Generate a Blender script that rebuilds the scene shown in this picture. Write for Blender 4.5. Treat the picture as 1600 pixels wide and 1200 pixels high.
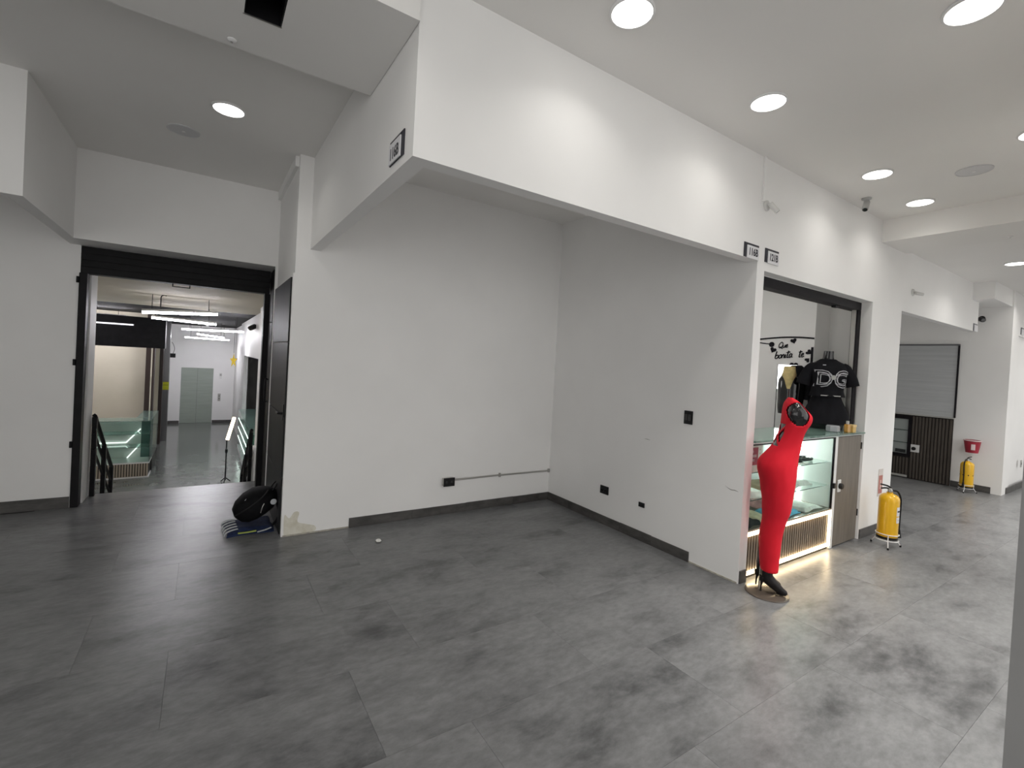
import bpy, bmesh, math, random
from mathutils import Vector, Matrix
random.seed(7)
for o in list(bpy.data.objects):
    bpy.data.objects.remove(o, do_unlink=True)
scene = bpy.context.scene
C = scene.collection

# ---------------------------------------------------------------- camera
CAM = ((0.834745700672457, -0.5478435053341691, 0.05538148492067631),
       (0.038790054072703736, -0.04182121999202975, -0.9983718331680913),
       (0.5492676459740604, 0.8355348462042431, -0.013659204389931873))
cd = bpy.data.cameras.new('camera')
cam = bpy.data.objects.new('camera', cd)
C.objects.link(cam)
cam.matrix_world = Matrix((
    (CAM[0][0], -CAM[1][0], -CAM[2][0], 0.0),
    (CAM[0][1], -CAM[1][1], -CAM[2][1], 0.0),
    (CAM[0][2], -CAM[1][2], -CAM[2][2], 1.65),
    (0, 0, 0, 1)))
cd.sensor_width = 36.0
cd.lens = 730.5 / 1600 * 36
cd.shift_y = -23.4 / 1600
cd.clip_start = 0.02
cd.clip_end = 100
scene.camera = cam

# ---------------------------------------------------------------- world and exposure
w = bpy.data.worlds.new('world')
scene.world = w
w.use_nodes = True
w.node_tree.nodes['Background'].inputs[0].default_value = (1.0, 0.985, 0.96, 1)
w.node_tree.nodes['Background'].inputs[1].default_value = 1.55
vs = scene.view_settings
vs.view_transform = 'Standard'
vs.look = 'None'
vs.exposure = 0.0
vs.gamma = 1.0
vs.use_curve_mapping = False
scene.cycles.max_bounces = 14
scene.cycles.diffuse_bounces = 9
scene.cycles.glossy_bounces = 5
scene.cycles.transmission_bounces = 12
scene.cycles.transparent_max_bounces = 12

LAMP = 1.75           # watts of each round ceiling light
SPREAD = 130         # their beam angle in degrees
LED = 13.0            # radiance of the counter's LED lines

# ---------------------------------------------------------------- materials
MATS = {}


def mat(name, col, rough=0.5, metal=0.0, emit=None, estr=0.0, trans=0.0, coat=0.0, ior=1.45, spec=0.5):
    if name in MATS:
        return MATS[name]
    m = bpy.data.materials.new(name)
    m.use_nodes = True
    b = m.node_tree.nodes['Principled BSDF']
    b.inputs['Base Color'].default_value = (*col, 1)
    b.inputs['Roughness'].default_value = rough
    b.inputs['Metallic'].default_value = metal
    b.inputs['IOR'].default_value = ior
    b.inputs['Specular IOR Level'].default_value = spec
    b.inputs['Transmission Weight'].default_value = trans
    b.inputs['Coat Weight'].default_value = coat
    if emit:
        b.inputs['Emission Color'].default_value = (*emit, 1)
        b.inputs['Emission Strength'].default_value = estr
    MATS[name] = m
    return m


def nmix(m, colA, colB, scale=(4, 4, 4), detail=4, lo=0.35, hi=0.65, bump=0.0, bscale=60, coord='Object', rand=False, nrough=0.6):
    """noise between two colours on the base colour, optional fine bump"""
    nt = m.node_tree
    n = nt.nodes
    l = nt.links
    b = n['Principled BSDF']
    tc = n.new('ShaderNodeTexCoord')
    mp = n.new('ShaderNodeMapping')
    mp.inputs['Scale'].default_value = scale
    src = tc.outputs[coord]
    if rand:
        oi = n.new('ShaderNodeObjectInfo')
        vm = n.new('ShaderNodeVectorMath')
        vm.operation = 'MULTIPLY_ADD'
        cmb = n.new('ShaderNodeCombineXYZ')
        for k in range(3):
            l.new(oi.outputs['Random'], cmb.inputs[k])
        l.new(cmb.outputs[0], vm.inputs[0])
        vm.inputs[1].default_value = (37, 53, 17)
        l.new(src, vm.inputs[2])
        src = vm.outputs[0]
    l.new(src, mp.inputs[0])
    nz = n.new('ShaderNodeTexNoise')
    nz.inputs['Scale'].default_value = 1
    nz.inputs['Detail'].default_value = detail
    nz.inputs['Roughness'].default_value = nrough
    l.new(mp.outputs[0], nz.inputs[0])
    rp = n.new('ShaderNodeValToRGB')
    rp.color_ramp.elements[0].position = lo
    rp.color_ramp.elements[1].position = hi
    rp.color_ramp.elements[0].color = (*colA, 1)
    rp.color_ramp.elements[1].color = (*colB, 1)
    l.new(nz.outputs['Fac'], rp.inputs[0])
    l.new(rp.outputs[0], b.inputs['Base Color'])
    if bump:
        nb = n.new('ShaderNodeTexNoise')
        nb.inputs['Scale'].default_value = bscale
        nb.inputs['Detail'].default_value = 3
        l.new(tc.outputs[coord], nb.inputs[0])
        bp = n.new('ShaderNodeBump')
        bp.inputs['Strength'].default_value = bump
        bp.inputs['Distance'].default_value = 0.002
        l.new(nb.outputs['Fac'], bp.inputs['Height'])
        l.new(bp.outputs[0], b.inputs['Normal'])
    return m


M_WALL = nmix(mat('white_paint', (0.7, 0.7, 0.69), 0.55), (0.83, 0.825, 0.815), (0.87, 0.865, 0.855), (1.2, 1.2, 1.2), 3, 0.3, 0.7, 0.05, 220)
M_CEIL = nmix(mat('ceiling_paint', (0.7, 0.7, 0.68), 0.7), (0.82, 0.81, 0.79), (0.86, 0.85, 0.83), (0.8, 0.8, 0.8), 2, 0.3, 0.7)
M_TILE = mat('floor_tile_grey', (0.15, 0.15, 0.155), 0.3, spec=0.46)
M_GROUT = nmix(mat('floor_grout', (0.07, 0.07, 0.072), 0.6), (0.05, 0.05, 0.052), (0.07, 0.07, 0.072))
M_BASE = nmix(mat('baseboard_tile_grey', (0.08, 0.08, 0.08), 0.4), (0.05, 0.048, 0.046), (0.095, 0.09, 0.086), (5, 5, 14), 4, 0.35, 0.65, rand=True)
M_BLACK = nmix(mat('black_metal', (0.007, 0.007, 0.008), 0.5, spec=0.18), (0.006, 0.006, 0.007), (0.010, 0.0095, 0.011), (9, 9, 9))
M_BLACKP = nmix(mat('black_plastic', (0.012, 0.012, 0.013), 0.35, spec=0.25), (0.010, 0.010, 0.011), (0.016, 0.016, 0.017), (20, 20, 20))
M_GLOSSBLACK = mat('black_gloss', (0.008, 0.008, 0.009), 0.12, coat=0.5)
M_RED = nmix(mat('red_fabric', (0.55, 0.01, 0.02), 0.75, spec=0.2), (0.58, 0.012, 0.024), (0.70, 0.018, 0.036), (6, 6, 3), 3, 0.3, 0.7, 0.25, 400)
M_GLASS = mat('clear_glass', (0.86, 0.96, 0.92), 0.03, trans=1.0, ior=1.03)
M_GLASSTOP = mat('green_edge_glass', (0.55, 0.75, 0.68), 0.04, trans=0.85, ior=1.25)
M_SHELF = mat('shelf_glass', (0.88, 0.97, 0.94), 0.03, trans=0.95, ior=1.15)
M_WHITELAM = nmix(mat('white_laminate', (0.75, 0.75, 0.74), 0.35), (0.72, 0.72, 0.71), (0.78, 0.78, 0.77), (3, 3, 3))
M_TAUPE = nmix(mat('taupe_laminate', (0.16, 0.14, 0.115), 0.5), (0.13, 0.112, 0.092), (0.185, 0.16, 0.132), (40, 40, 2.5), 4, 0.3, 0.7)
M_SLAT = nmix(mat('slat_wood_brown', (0.16, 0.13, 0.1), 0.5), (0.13, 0.105, 0.08), (0.19, 0.155, 0.12), (30, 30, 3), 4, 0.3, 0.7)
M_SLATDARK = nmix(mat('slat_wood_dark', (0.075, 0.062, 0.052), 0.5), (0.06, 0.05, 0.042), (0.09, 0.075, 0.062), (30, 30, 3), 4, 0.3, 0.7)
M_SLATBACK = mat('slat_backing_dark', (0.02, 0.016, 0.013), 0.6)
M_YELLOW = nmix(mat('yellow_enamel', (0.75, 0.42, 0.01), 0.28, coat=0.4), (0.74, 0.42, 0.008), (0.80, 0.46, 0.012), (4, 4, 4))
M_STEEL = mat('galvanised_steel', (0.5, 0.49, 0.47), 0.35, metal=1.0)
M_DIFF = mat('lamp_diffuser', (0.9, 0.9, 0.9), 0.4, emit=(1.0, 0.965, 0.91), estr=6.0)
M_RIM = mat('lamp_rim_white', (0.8, 0.8, 0.8), 0.4)
M_LED = mat('led_line', (1, 1, 1), 0.4, emit=(1.0, 0.76, 0.44), estr=LED)
M_LEDW = mat('led_line_white', (1, 1, 1), 0.4, emit=(0.93, 1.0, 0.95), estr=75.0)
M_GREYSPK = nmix(mat('speaker_grille_grey', (0.33, 0.33, 0.34), 0.6), (0.60, 0.60, 0.61), (0.70, 0.70, 0.71), (300, 300, 300), 2)
M_SIGNW = mat('sign_white', (0.72, 0.72, 0.74), 0.4)
M_SIGNT = mat('sign_text_dark', (0.02, 0.02, 0.03), 0.5)


def build_tile_material():
    nt = M_TILE.node_tree
    n = nt.nodes
    l = nt.links
    b = n['Principled BSDF']
    tc = n.new('ShaderNodeTexCoord')
    oi = n.new('ShaderNodeObjectInfo')
    cmb = n.new('ShaderNodeCombineXYZ')
    for k in range(3):
        l.new(oi.outputs['Random'], cmb.inputs[k])
    vm = n.new('ShaderNodeVectorMath')
    vm.operation = 'MULTIPLY_ADD'
    l.new(cmb.outputs[0], vm.inputs[0])
    vm.inputs[1].default_value = (41, 67, 23)
    l.new(tc.outputs['Object'], vm.inputs[2])

    def noise(scale, detail, rough, dist=0.0):
        mp = n.new('ShaderNodeMapping')
        mp.inputs['Scale'].default_value = scale
        l.new(vm.outputs[0], mp.inputs[0])
        z = n.new('ShaderNodeTexNoise')
        z.inputs['Scale'].default_value = 1
        z.inputs['Detail'].default_value = detail
        z.inputs['Roughness'].default_value = rough
        z.inputs['Distortion'].default_value = dist
        l.new(mp.outputs[0], z.inputs[0])
        return z.outputs['Fac']
    big = noise((1.9, 3.6, 1), 8, 0.66, 0.2)
    fine = noise((14, 28, 1), 7, 0.68)
    rp = n.new('ShaderNodeValToRGB')
    e = rp.color_ramp.elements
    rp.color_ramp.interpolation = 'B_SPLINE'
    e[0].position = 0.28
    e[0].color = (0.045, 0.046, 0.048, 1)
    e[1].position = 0.68
    e[1].color = (0.215, 0.218, 0.222, 1)
    k = rp.color_ramp.elements.new(0.45)
    k.color = (0.178, 0.181, 0.185, 1)
    l.new(big, rp.inputs[0])
    rf = n.new('ShaderNodeValToRGB')
    rf.color_ramp.elements[0].position = 0.3
    rf.color_ramp.elements[0].color = (0.78, 0.78, 0.78, 1)
    rf.color_ramp.elements[1].position = 0.7
    rf.color_ramp.elements[1].color = (1.17, 1.17, 1.17, 1)
    l.new(fine, rf.inputs[0])
    mx = n.new('ShaderNodeMix')
    mx.data_type = 'RGBA'
    mx.blend_type = 'MULTIPLY'
    mx.inputs[0].default_value = 1
    l.new(rp.outputs[0], mx.inputs[6])
    l.new(rf.outputs[0], mx.inputs[7])
    l.new(mx.outputs[2], b.inputs['Base Color'])
    mr = n.new('ShaderNodeMapRange')
    mr.inputs['To Min'].default_value = 0.285
    mr.inputs['To Max'].default_value = 0.33
    l.new(big, mr.inputs['Value'])
    l.new(mr.outputs[0], b.inputs['Roughness'])


build_tile_material()

# ---------------------------------------------------------------- helpers


class MB:
    def __init__(self):
        self.bm = bmesh.new()

    def box(self, x0, x1, y0, y1, z0, z1, bevel=0.0, mx=None):
        r = bmesh.ops.create_cube(self.bm, size=1)
        vs_ = r['verts']
        for v in vs_:
            v.co = Vector(((x0 + x1) / 2 + v.co.x * (x1 - x0), (y0 + y1) / 2 + v.co.y * (y1 - y0), (z0 + z1) / 2 + v.co.z * (z1 - z0)))
        if bevel:
            es = list({e for v in vs_ for e in v.link_edges})
            r2 = bmesh.ops.bevel(self.bm, geom=es, offset=bevel, segments=2, affect='EDGES', profile=0.6)
            vs_ = list({v for v in r2['verts']} | {v for v in vs_ if v.is_valid})
        if mx:
            for v in vs_:
                v.co = mx @ v.co
        return self

    def ring(self, pts):
        return [self.bm.verts.new(p) for p in pts]

    def bridge(self, a, b):
        n = len(a)
        for i in range(n):
            self.bm.faces.new((a[i], a[(i + 1) % n], b[(i + 1) % n], b[i]))

    def cap(self, a, flip=False):
        self.bm.faces.new(list(reversed(a)) if flip else a)

    def tube(self, pts, rad, seg=8, caps=True, flat=1.0):
        pts = [Vector(p) for p in pts]
        if not hasattr(rad, '__len__'):
            rad = [rad] * len(pts)
        prev = None
        nrm = None
        for i, p in enumerate(pts):
            if i == 0:
                t = pts[1] - pts[0]
            elif i == len(pts) - 1:
                t = pts[-1] - pts[-2]
            else:
                t = (pts[i + 1] - p).normalized() + (p - pts[i - 1]).normalized()
            t.normalize()
            if nrm is None:
                a = Vector((0, 0, 1)) if abs(t.z) < 0.9 else Vector((1, 0, 0))
                nrm = (a - t * a.dot(t)).normalized()
            else:
                nrm = (nrm - t * nrm.dot(t)).normalized()
            bi = t.cross(nrm)
            r = self.ring([p + (nrm * math.cos(2 * math.pi * k / seg) * flat + bi * math.sin(2 * math.pi * k / seg)) * rad[i] for k in range(seg)])
            if prev:
                self.bridge(prev, r)
            elif caps:
                self.cap(r, True)
            prev = r
        if caps:
            self.cap(prev)
        return self

    def lathe(self, prof, seg=24, c=(0, 0, 0), mx=None):
        """profile of (radius, z) about the vertical axis"""
        prev = None
        c = Vector(c)
        for i, (r, z) in enumerate(prof):
            q = []
            for k in range(seg):
                a = 2 * math.pi * k / seg
                p = Vector((r * math.cos(a), r * math.sin(a), z))
                q.append((mx @ p if mx else p) + c)
            rr = self.ring(q)
            if prev:
                self.bridge(prev, rr)
            elif r > 1e-6:
                self.cap(rr, True)
            prev = rr
        if prof[-1][0] > 1e-6:
            self.cap(prev)
        return self

    def prism(self, outline, fn, d):
        """outline of 2D points mapped by fn(u, v, depth) to 3D, extruded by depth d"""
        a = self.ring([fn(u, v, 0) for u, v in outline])
        b = self.ring([fn(u, v, d) for u, v in outline])
        self.bridge(a, b)
        self.cap(a, True)
        self.cap(b)
        return self

    def build(self, name, m, parent=None, smooth=False, loc=None):
        bmesh.ops.recalc_face_normals(self.bm, faces=self.bm.faces[:])
        me = bpy.data.meshes.new(name)
        self.bm.to_mesh(me)
        self.bm.free()
        me.materials.append(m)
        if smooth:
            for p in me.polygons:
                p.use_smooth = True
            try:
                me.set_sharp_from_angle(angle=math.radians(38))
            except Exception:
                pass
        o = bpy.data.objects.new(name, me)
        C.objects.link(o)
        if loc is not None:
            o.location = loc
        if parent:
            o.parent = parent
        return o


def tag(o, label=None, cat=None, group=None, kind=None):
    if label:
        o['label'] = label
    if cat:
        o['category'] = cat
    if group:
        o['group'] = group
    if kind:
        o['kind'] = kind
    return o


def empty(name, loc, label=None, cat=None, group=None, rz=0.0, kind=None):
    o = bpy.data.objects.new(name, None)
    o.empty_display_size = 0.1
    C.objects.link(o)
    o.location = loc
    o.rotation_euler = (0, 0, rz)
    return tag(o, label, cat, group, kind)


def bx(name, x0, x1, y0, y1, z0, z1, m, parent=None, bevel=0.0):
    return MB().box(x0, x1, y0, y1, z0, z1, bevel).build(name, m, parent)


def struct(name, label, boxes, m, bevel=0.0):
    b = MB()
    for q in boxes:
        b.box(*q, bevel)
    o = b.build(name, m)
    return tag(o, label, kind='structure')


def copy_tree(o, parent=None):
    c = o.copy()
    C.objects.link(c)
    if parent:
        c.parent = parent
    for ch in list(o.children):
        copy_tree(ch, c)
    return c


def text_mesh(name, body, size, m, parent, fn, depth=0.002, outline=0.0, sx=1.0, bold=0.0):
    """text as mesh; fn(u, v, d) maps flat text coordinates to local 3D"""
    cu = bpy.data.curves.new(name, 'FONT')
    cu.body = body
    cu.size = size
    cu.align_x = 'CENTER'
    cu.align_y = 'CENTER'
    cu.resolution_u = 3
    cu.offset = bold
    if outline:
        cu.fill_mode = 'NONE'
        cu.bevel_depth = outline
        cu.bevel_resolution = 0
    else:
        cu.extrude = depth / 2
    t = bpy.data.objects.new(name, cu)
    C.objects.link(t)
    dg = bpy.context.evaluated_depsgraph_get()
    me = bpy.data.meshes.new_from_object(t.evaluated_get(dg))
    bpy.data.objects.remove(t, do_unlink=True)
    for v in me.vertices:
        v.co = Vector(fn(v.co.x * sx, v.co.y, v.co.z))
    me.name = name
    me.materials.clear()
    me.materials.append(m)
    o = bpy.data.objects.new(name, me)
    C.objects.link(o)
    o.parent = parent
    return o


def spline(pts, n=6):
    """Catmull-Rom through 3D/2D points"""
    P = [Vector(p) for p in pts]
    out = []
    for i in range(len(P) - 1):
        p0 = P[max(i - 1, 0)]
        p1, p2 = P[i], P[i + 1]
        p3 = P[min(i + 2, len(P) - 1)]
        for k in range(n):
            t = k / n
            out.append(0.5 * ((2 * p1) + (p2 - p0) * t + (2 * p0 - 5 * p1 + 4 * p2 - p3) * t * t + (3 * p1 - p0 - 3 * p2 + p3) * t ** 3))
    out.append(P[-1])
    return out


# ================================================================= STRUCTURE
ZC = 3.366      # ceiling
ZF = 2.555      # underside of the fascias
YF = 2.043      # front plane of the units
YB = 4.5        # back wall of the empty unit
XR = 3.586      # right wall of the empty unit
ZL = -1.2       # floor of the lower hall

# ---- floor: tiles 1.185 x 0.6095 in running bond on a slab
floor = struct('floor', 'grey concrete-look tiled floor of the upper level', [(-4.6, 15, -3.2, 6.56, -0.16, -0.009)], M_GROUT)
TW, TH, G = 1.185, 0.6095, 0.0008
tile_me = {}


def tile(x0, x1, y0, y1):
    w_, h_ = round(x1 - x0 - G, 4), round(y1 - y0 - G, 4)
    key = (w_, h_)
    if key not in tile_me:
        b = MB().box(-w_ / 2, w_ / 2, -h_ / 2, h_ / 2, -0.0085, 0.0)
        es = [e for e in b.bm.edges if all(v.co.z > -0.001 for v in e.verts)]
        bmesh.ops.bevel(b.bm, geom=es, offset=0.0004, segments=1, affect='EDGES')
        o = b.build('floor_tile', M_TILE)
        tile_me[key] = o.data
        bpy.data.objects.remove(o, do_unlink=True)
    o = bpy.data.objects.new('floor_tile', tile_me[key])
    C.objects.link(o)
    o.location = ((x0 + x1) / 2, (y0 + y1) / 2, 0)
    o.parent = floor


row = -4
while True:
    y0 = 1.215 + row * TH
    if y0 > 6.5:
        break
    y1 = min(y0 + TH, 6.558)
    off = 1.083 if row % 2 == 0 else 0.688
    x_hi = 14.9 if y0 < 4.3 else 0.63
    if y0 > 6.0:
        x_lo, x_hi = -1.3, 0.66
    elif y0 > 2.0:
        x_lo = -4.2
    elif y0 > 0.5:
        x_lo = -2.2
    else:
        x_lo = -1.2
    k0 = math.floor((x_lo - off) / TW)
    x = off + k0 * TW
    while x < x_hi:
        xa, xb = max(x, x_lo), min(x + TW, x_hi)
        if xb - xa > 0.03:
            tile(xa, xb, y0, y1)
        x += TW
    row += 1

struct('ceiling', 'white plaster ceiling of the upper level', [(-4.6, 2.42, -3.2, 6.2, ZC, ZC + 0.15), (2.42, 7.2, 0.26, 6.2, ZC, ZC + 0.15)], M_CEIL)
struct('ceiling_corridor', 'white plaster ceiling of the corridor past the crossing beam', [(6.61, 15, 0.26, 4.6, 3.2, 3.5)], M_CEIL)
struct('wall_left', 'white end wall of the hall', [(-4.7, -4.6, 0.6, 6.3, 0, ZC)], M_WALL)
struct('wall_end', 'white wall closing the far end of the corridor', [(15, 15.1, -3.3, 4.6, 0, 3.4)], M_WALL)
struct('wall_back', 'white back wall of the empty shop unit and its return beside the shutter door',
       [(0.63, 3.693, YB, 6.12, 0, ZC), (0.63, 0.95, 6.12, 6.56, 0, ZC), (0.60, 0.63, 4.56, 5.73, 3.275, ZC)], M_WALL)
struct('wall_right', 'white dividing wall between the empty unit and the lit shop', [(XR, 3.693, YF, YB, 0, 2.49), (XR, 3.693, YF + 0.09, YB, 2.49, ZC)], M_WALL)
struct('wall_fascia', 'white fascia above the empty shop unit opening', [(0.745, XR, YF, YF + 0.09, ZF, ZC), (0.745, 0.835, YF + 0.09, YB, ZF, ZC)], M_WALL)
struct('wall_fascia_shop', 'white fascia above the lit shop opening', [(XR, 5.8, YF, YF + 0.09, 2.49, ZC)], M_WALL)
struct('wall_pillar', 'white pillar between the lit shop and the next unit',
       [(5.8, 6.6, YF, YF + 0.09, 0, ZC), (6.2, 6.6, YF + 0.09, 2.6, 0, ZC), (5.85, 6.6, 2.6, 4.5, 0, ZC)], M_WALL)
struct('wall_shop_back', 'grey-white back wall of the lit shop and the unit beyond', [(3.693, 10.6, 4.5, 4.62, 0, ZC)], M_WALL)
struct('wall_fascia_far', 'white fascia of the closed unit down the corridor', [(6.6, 9.75, 2.08, 2.17, 2.5, 3.25)], M_WALL)
struct('wall_far', 'white wall with slatted counter at the end of the closed unit', [(10.44, 10.62, 1.83, 4.5, 0, 3.25)], M_WALL)
struct('wall_far_fascia', 'white stepped soffit box down the corridor', [(9.4, 15, 1.85, 2.3, 2.95, 3.25)], M_WALL)
struct('wall_far_unit', 'white frame and recessed panel of the last unit', [(10.62, 10.85, 1.83, 2.2, 0, 3.0), (10.85, 15, 1.83, 2.2, 2.53, 3.0), (10.85, 15, 1.87, 2.2, 0, 2.53)], M_WALL)
struct('ceiling_beam_corridor', 'white dropped beam crossing the corridor ceiling', [(5.92, 6.61, 0.356, YF, 3.135, ZC)], M_CEIL)
# dropped beam with a square duct hole
hx0, hx1, hy0, hy1 = 0.086, 0.238, 2.24, 2.478
struct('ceiling_beam', 'white dropped beam with square duct hole',
       [(-4.6, hx0, 2.03, 2.78, 3.148, ZC), (hx1, 0.742, 2.03, 2.78, 3.148, ZC),
        (hx0, hx1, 2.03, hy0, 3.148, ZC), (hx0, hx1, hy1, 2.78, 3.148, ZC)], M_CEIL)
v = empty('duct_opening', (0.16, 2.36, 3.15), 'square black duct hole in the dropped ceiling beam', 'vent')
for nm, q in (('liner', (-0.076, -0.070, -0.12, 0.118, 0.0, 0.19)), ('liner', (0.072, 0.078, -0.12, 0.118, 0.0, 0.19)),
              ('liner', (-0.070, 0.072, 0.112, 0.118, 0.0, 0.19)), ('liner', (-0.070, 0.072, -0.12, -0.114, 0.0, 0.19)),
              ('back_plate', (-0.07, 0.072, -0.114, 0.112, 0.17, 0.19))):
    bx(nm, *q, M_BLACK, v)
b = MB()
b.box(-0.078, 0.080, 0.113, 0.119, -0.004, 0.002)
b.build('edge_trim', M_STEEL, v)

struct('wall_over_door', 'white bulkhead above the roller shutter doorway', [(-1.03, 0.63, 5.73, 6.12, ZF, ZC)], M_WALL)
struct('wall_left_fascia', 'white fascia of the unit left of the shutter doorway', [(-4.6, -1.03, 4.33, 4.42, ZF, ZC), (-1.12, -1.03, 4.42, 6.12, ZF, ZC)], M_WALL)
struct('wall_left_back', 'white wall left of the shutter doorway', [(-4.6, -1.04, 6.12, 6.25, 0, ZC), (-1.3, -0.975, 6.25, 6.56, -0.0, 2.6)], M_WALL)
struct('wall_door_head', 'white masonry above the shutter roll', [(-1.3, 0.66, 6.26, 6.56, 2.36, ZC)], M_WALL)
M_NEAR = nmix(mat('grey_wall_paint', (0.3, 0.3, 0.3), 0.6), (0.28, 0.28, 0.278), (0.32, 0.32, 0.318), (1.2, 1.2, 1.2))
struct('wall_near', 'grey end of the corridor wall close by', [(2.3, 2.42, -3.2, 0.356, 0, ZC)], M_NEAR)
struct('wall_opposite', 'white fascia and piers along the other side of the corridor', [(2.42, 15, 0.26, 0.356, ZF, ZC), (5.9, 6.5, 0.26, 0.356, 0, ZF), (9.9, 10.5, 0.26, 0.356, 0, ZF)], M_WALL)

# stain on the wall foot and scuffs are thin paint patches on the wall
M_STAIN = nmix(mat('bare_plaster', (0.5, 0.47, 0.38), 0.8), (0.60, 0.57, 0.47), (0.72, 0.70, 0.62), (14, 14, 14), 4)


def blob(pts, n=5):
    return [(p.x, p.y) for p in spline([(*p, 0) for p in pts + pts[:1]], n)[:-1]]


b = MB()
b.prism(blob([(0.64, 0.01), (0.64, 0.19), (0.68, 0.16), (0.72, 0.21), (0.76, 0.2), (0.75, 0.12), (0.82, 0.09), (0.9, 0.06), (0.88, 0.01)]),
        lambda u, v_, d: (u, YB - d, v_), 0.0012)
tag(b.build('plaster_patch', M_STAIN), 'beige peeled plaster patch at the foot of the white wall end', 'stain')

# ---- baseboards made of tile pieces


def baseboard(name, label, pieces, axis, c, side, h=0.092, t=0.011):
    root = empty(name, (0, 0, 0), label, kind='structure')
    for (a0, a1) in pieces:
        a0 += 0.0012
        a1 -= 0.0012
        if axis == 'x':
            y0, y1 = sorted((c, c + side * t))
            bx('baseboard_tile', a0, a1, y0, y1, 0.0005, h + random.uniform(-0.003, 0.002), M_BASE, root, 0.0012)
        else:
            x0, x1 = sorted((c, c + side * t))
            bx('baseboard_tile', x0, x1, a0, a1, 0.0005, h + random.uniform(-0.003, 0.002), M_BASE, root, 0.0012)
    return root


baseboard('baseboard_back', 'grey tile skirting along the empty unit back wall', [(1.2, 1.83), (1.83, 2.45), (2.45, 3.07), (3.07, XR)], 'x', YB, -1)
baseboard('baseboard_right', 'grey tile skirting along the empty unit right wall', [(4.1, 4.488), (3.74, 4.1), (3.3, 3.74), (2.9, 3.3), (2.49, 2.9)], 'y', XR, -1)
baseboard('baseboard_left', 'grey tile skirting left of the shutter doorway', [(-1.66, -1.05), (-2.27, -1.66), (-2.88, -2.27), (-3.49, -2.88), (-4.1, -3.49)], 'x', 6.12, -1, 0.11)
baseboard('baseboard_pillar', 'grey tile skirting on the pillar beside the lit shop', [(5.82, 6.2), (6.2, 6.59)], 'x', YF, -1, 0.1)
baseboard('baseboard_wall_end', 'small grey tile skirting at the end of the dividing wall', [(XR + 0.012, 3.69)], 'x', YF, -1, 0.1)
baseboard('baseboard_far', 'grey tile skirting below the far white wall', [(1.95, 2.2), (2.2, 2.43)], 'y', 10.44, -1, 0.1)
baseboard('baseboard_far_unit', 'grey tile skirting of the last unit', [(10.68, 11.3), (11.3, 11.9), (11.9, 12.5), (12.5, 13.1)], 'x', 1.83, -1, 0.1)

# thin mortar line where the skirting is missing
M_MORTAR = nmix(mat('mortar', (0.4, 0.38, 0.33), 0.9), (0.32, 0.30, 0.26), (0.46, 0.44, 0.38), (30, 30, 30))
struct('trim_1', 'rough mortar line at the foot of the wall without skirting', [(0.632, 1.199, YB - 0.006, YB, 0, 0.012)], M_MORTAR)
struct('trim_2', 'rough mortar line at the foot of the dividing wall', [(XR - 0.006, XR, 2.05, 2.489, 0, 0.012)], M_MORTAR)

# ================================================================= ROUND LIGHTS, SPEAKERS
proto_light = None


def round_light(x, y, z, label, group):
    global proto_light
    if proto_light is None:
        r = empty('ceiling_light', (x, y, z))
        b = MB()
        b.lathe([(0.097, -0.0005), (0.108, -0.0005), (0.109, -0.006), (0.104, -0.012), (0.097, -0.012), (0.097, -0.0005)], 40)
        b.build('rim', M_RIM, r, True)
        b = MB()
        b.lathe([(0.0968, -0.001), (0.0968, -0.009), (0.09, -0.0095)], 40)
        b.build('diffuser', M_DIFF, r, True)
        ld = bpy.data.lights.new('downlight_beam', 'AREA')
        ld.shape = 'DISK'
        ld.size = 0.18
        ld.energy = LAMP
        ld.color = (1.0, 0.965, 0.91)
        ld.spread = math.radians(SPREAD)
        lo_ = bpy.data.objects.new('beam', ld)
        C.objects.link(lo_)
        lo_.parent = r
        lo_.location = (0, 0, -0.013)
        proto_light = r
    else:
        r = copy_tree(proto_light)
        r.location = (x, y, z)
    return tag(r, label, 'ceiling light', group)


GL = 'round ceiling downlights'
for x, lab_ in ((1.65, 'round glowing ceiling downlight along the fascia, the one beside the dropped beam end'),
                (2.875, 'round glowing ceiling downlight along the fascia, just before the white cable trunk'),
                (4.552, 'round glowing ceiling downlight along the fascia right beside the ceiling camera'),
                (5.54, 'round glowing ceiling downlight between the ceiling camera and the crossing corridor beam')):
    round_light(x, 1.632, ZC, lab_, GL)
row_beam = None
for x, y, lab_ in ((2.834, 0.692, 'round glowing ceiling downlight away from the fascia, across from the cable trunk'),
                   (4.55, 0.735, 'round glowing ceiling downlight on the far side of the grey corridor speaker'),
                   (1.4, 0.69, 'round glowing ceiling downlight away from the fascia across from the dropped beam end')):
    rl = round_light(x, y, ZC, lab_, GL)
    if x > 2:
        for ch in rl.children:
            if ch.type == 'LIGHT':
                if row_beam is None:
                    row_beam = ch.data.copy()
                    row_beam.energy = 18
                    row_beam.spread = math.radians(88)
                ch.data = row_beam
round_light(0.075, 4.02, ZC, 'round recessed ceiling downlight in front of the shutter doorway, next to a grey speaker', GL)
far_beam = None
for x, y, lab_ in ((8.2, 1.445, 'round glowing downlight in front of the closed unit fascia past the crossing beam'),
                   (10.3, 1.40, 'round glowing downlight in front of the far stepped soffit box'),
                   (7.4, 0.69, 'round glowing downlight right after the crossing beam on the pier side'),
                   (9.3, 0.69, 'round glowing downlight past the crossing beam opposite the closed unit'),
                   (11.6, 1.1, 'round glowing downlight over the last far unit'),
                   (13.3, 1.1, 'round glowing downlight beyond the last far unit')):
    rl = round_light(x, y, 3.2, lab_, GL)
    for ch in rl.children:
        if ch.type == 'LIGHT':
            if far_beam is None:
                far_beam = ch.data.copy()
                far_beam.energy = LAMP * 2.2
            ch.data = far_beam if y > 1 else row_beam
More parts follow.
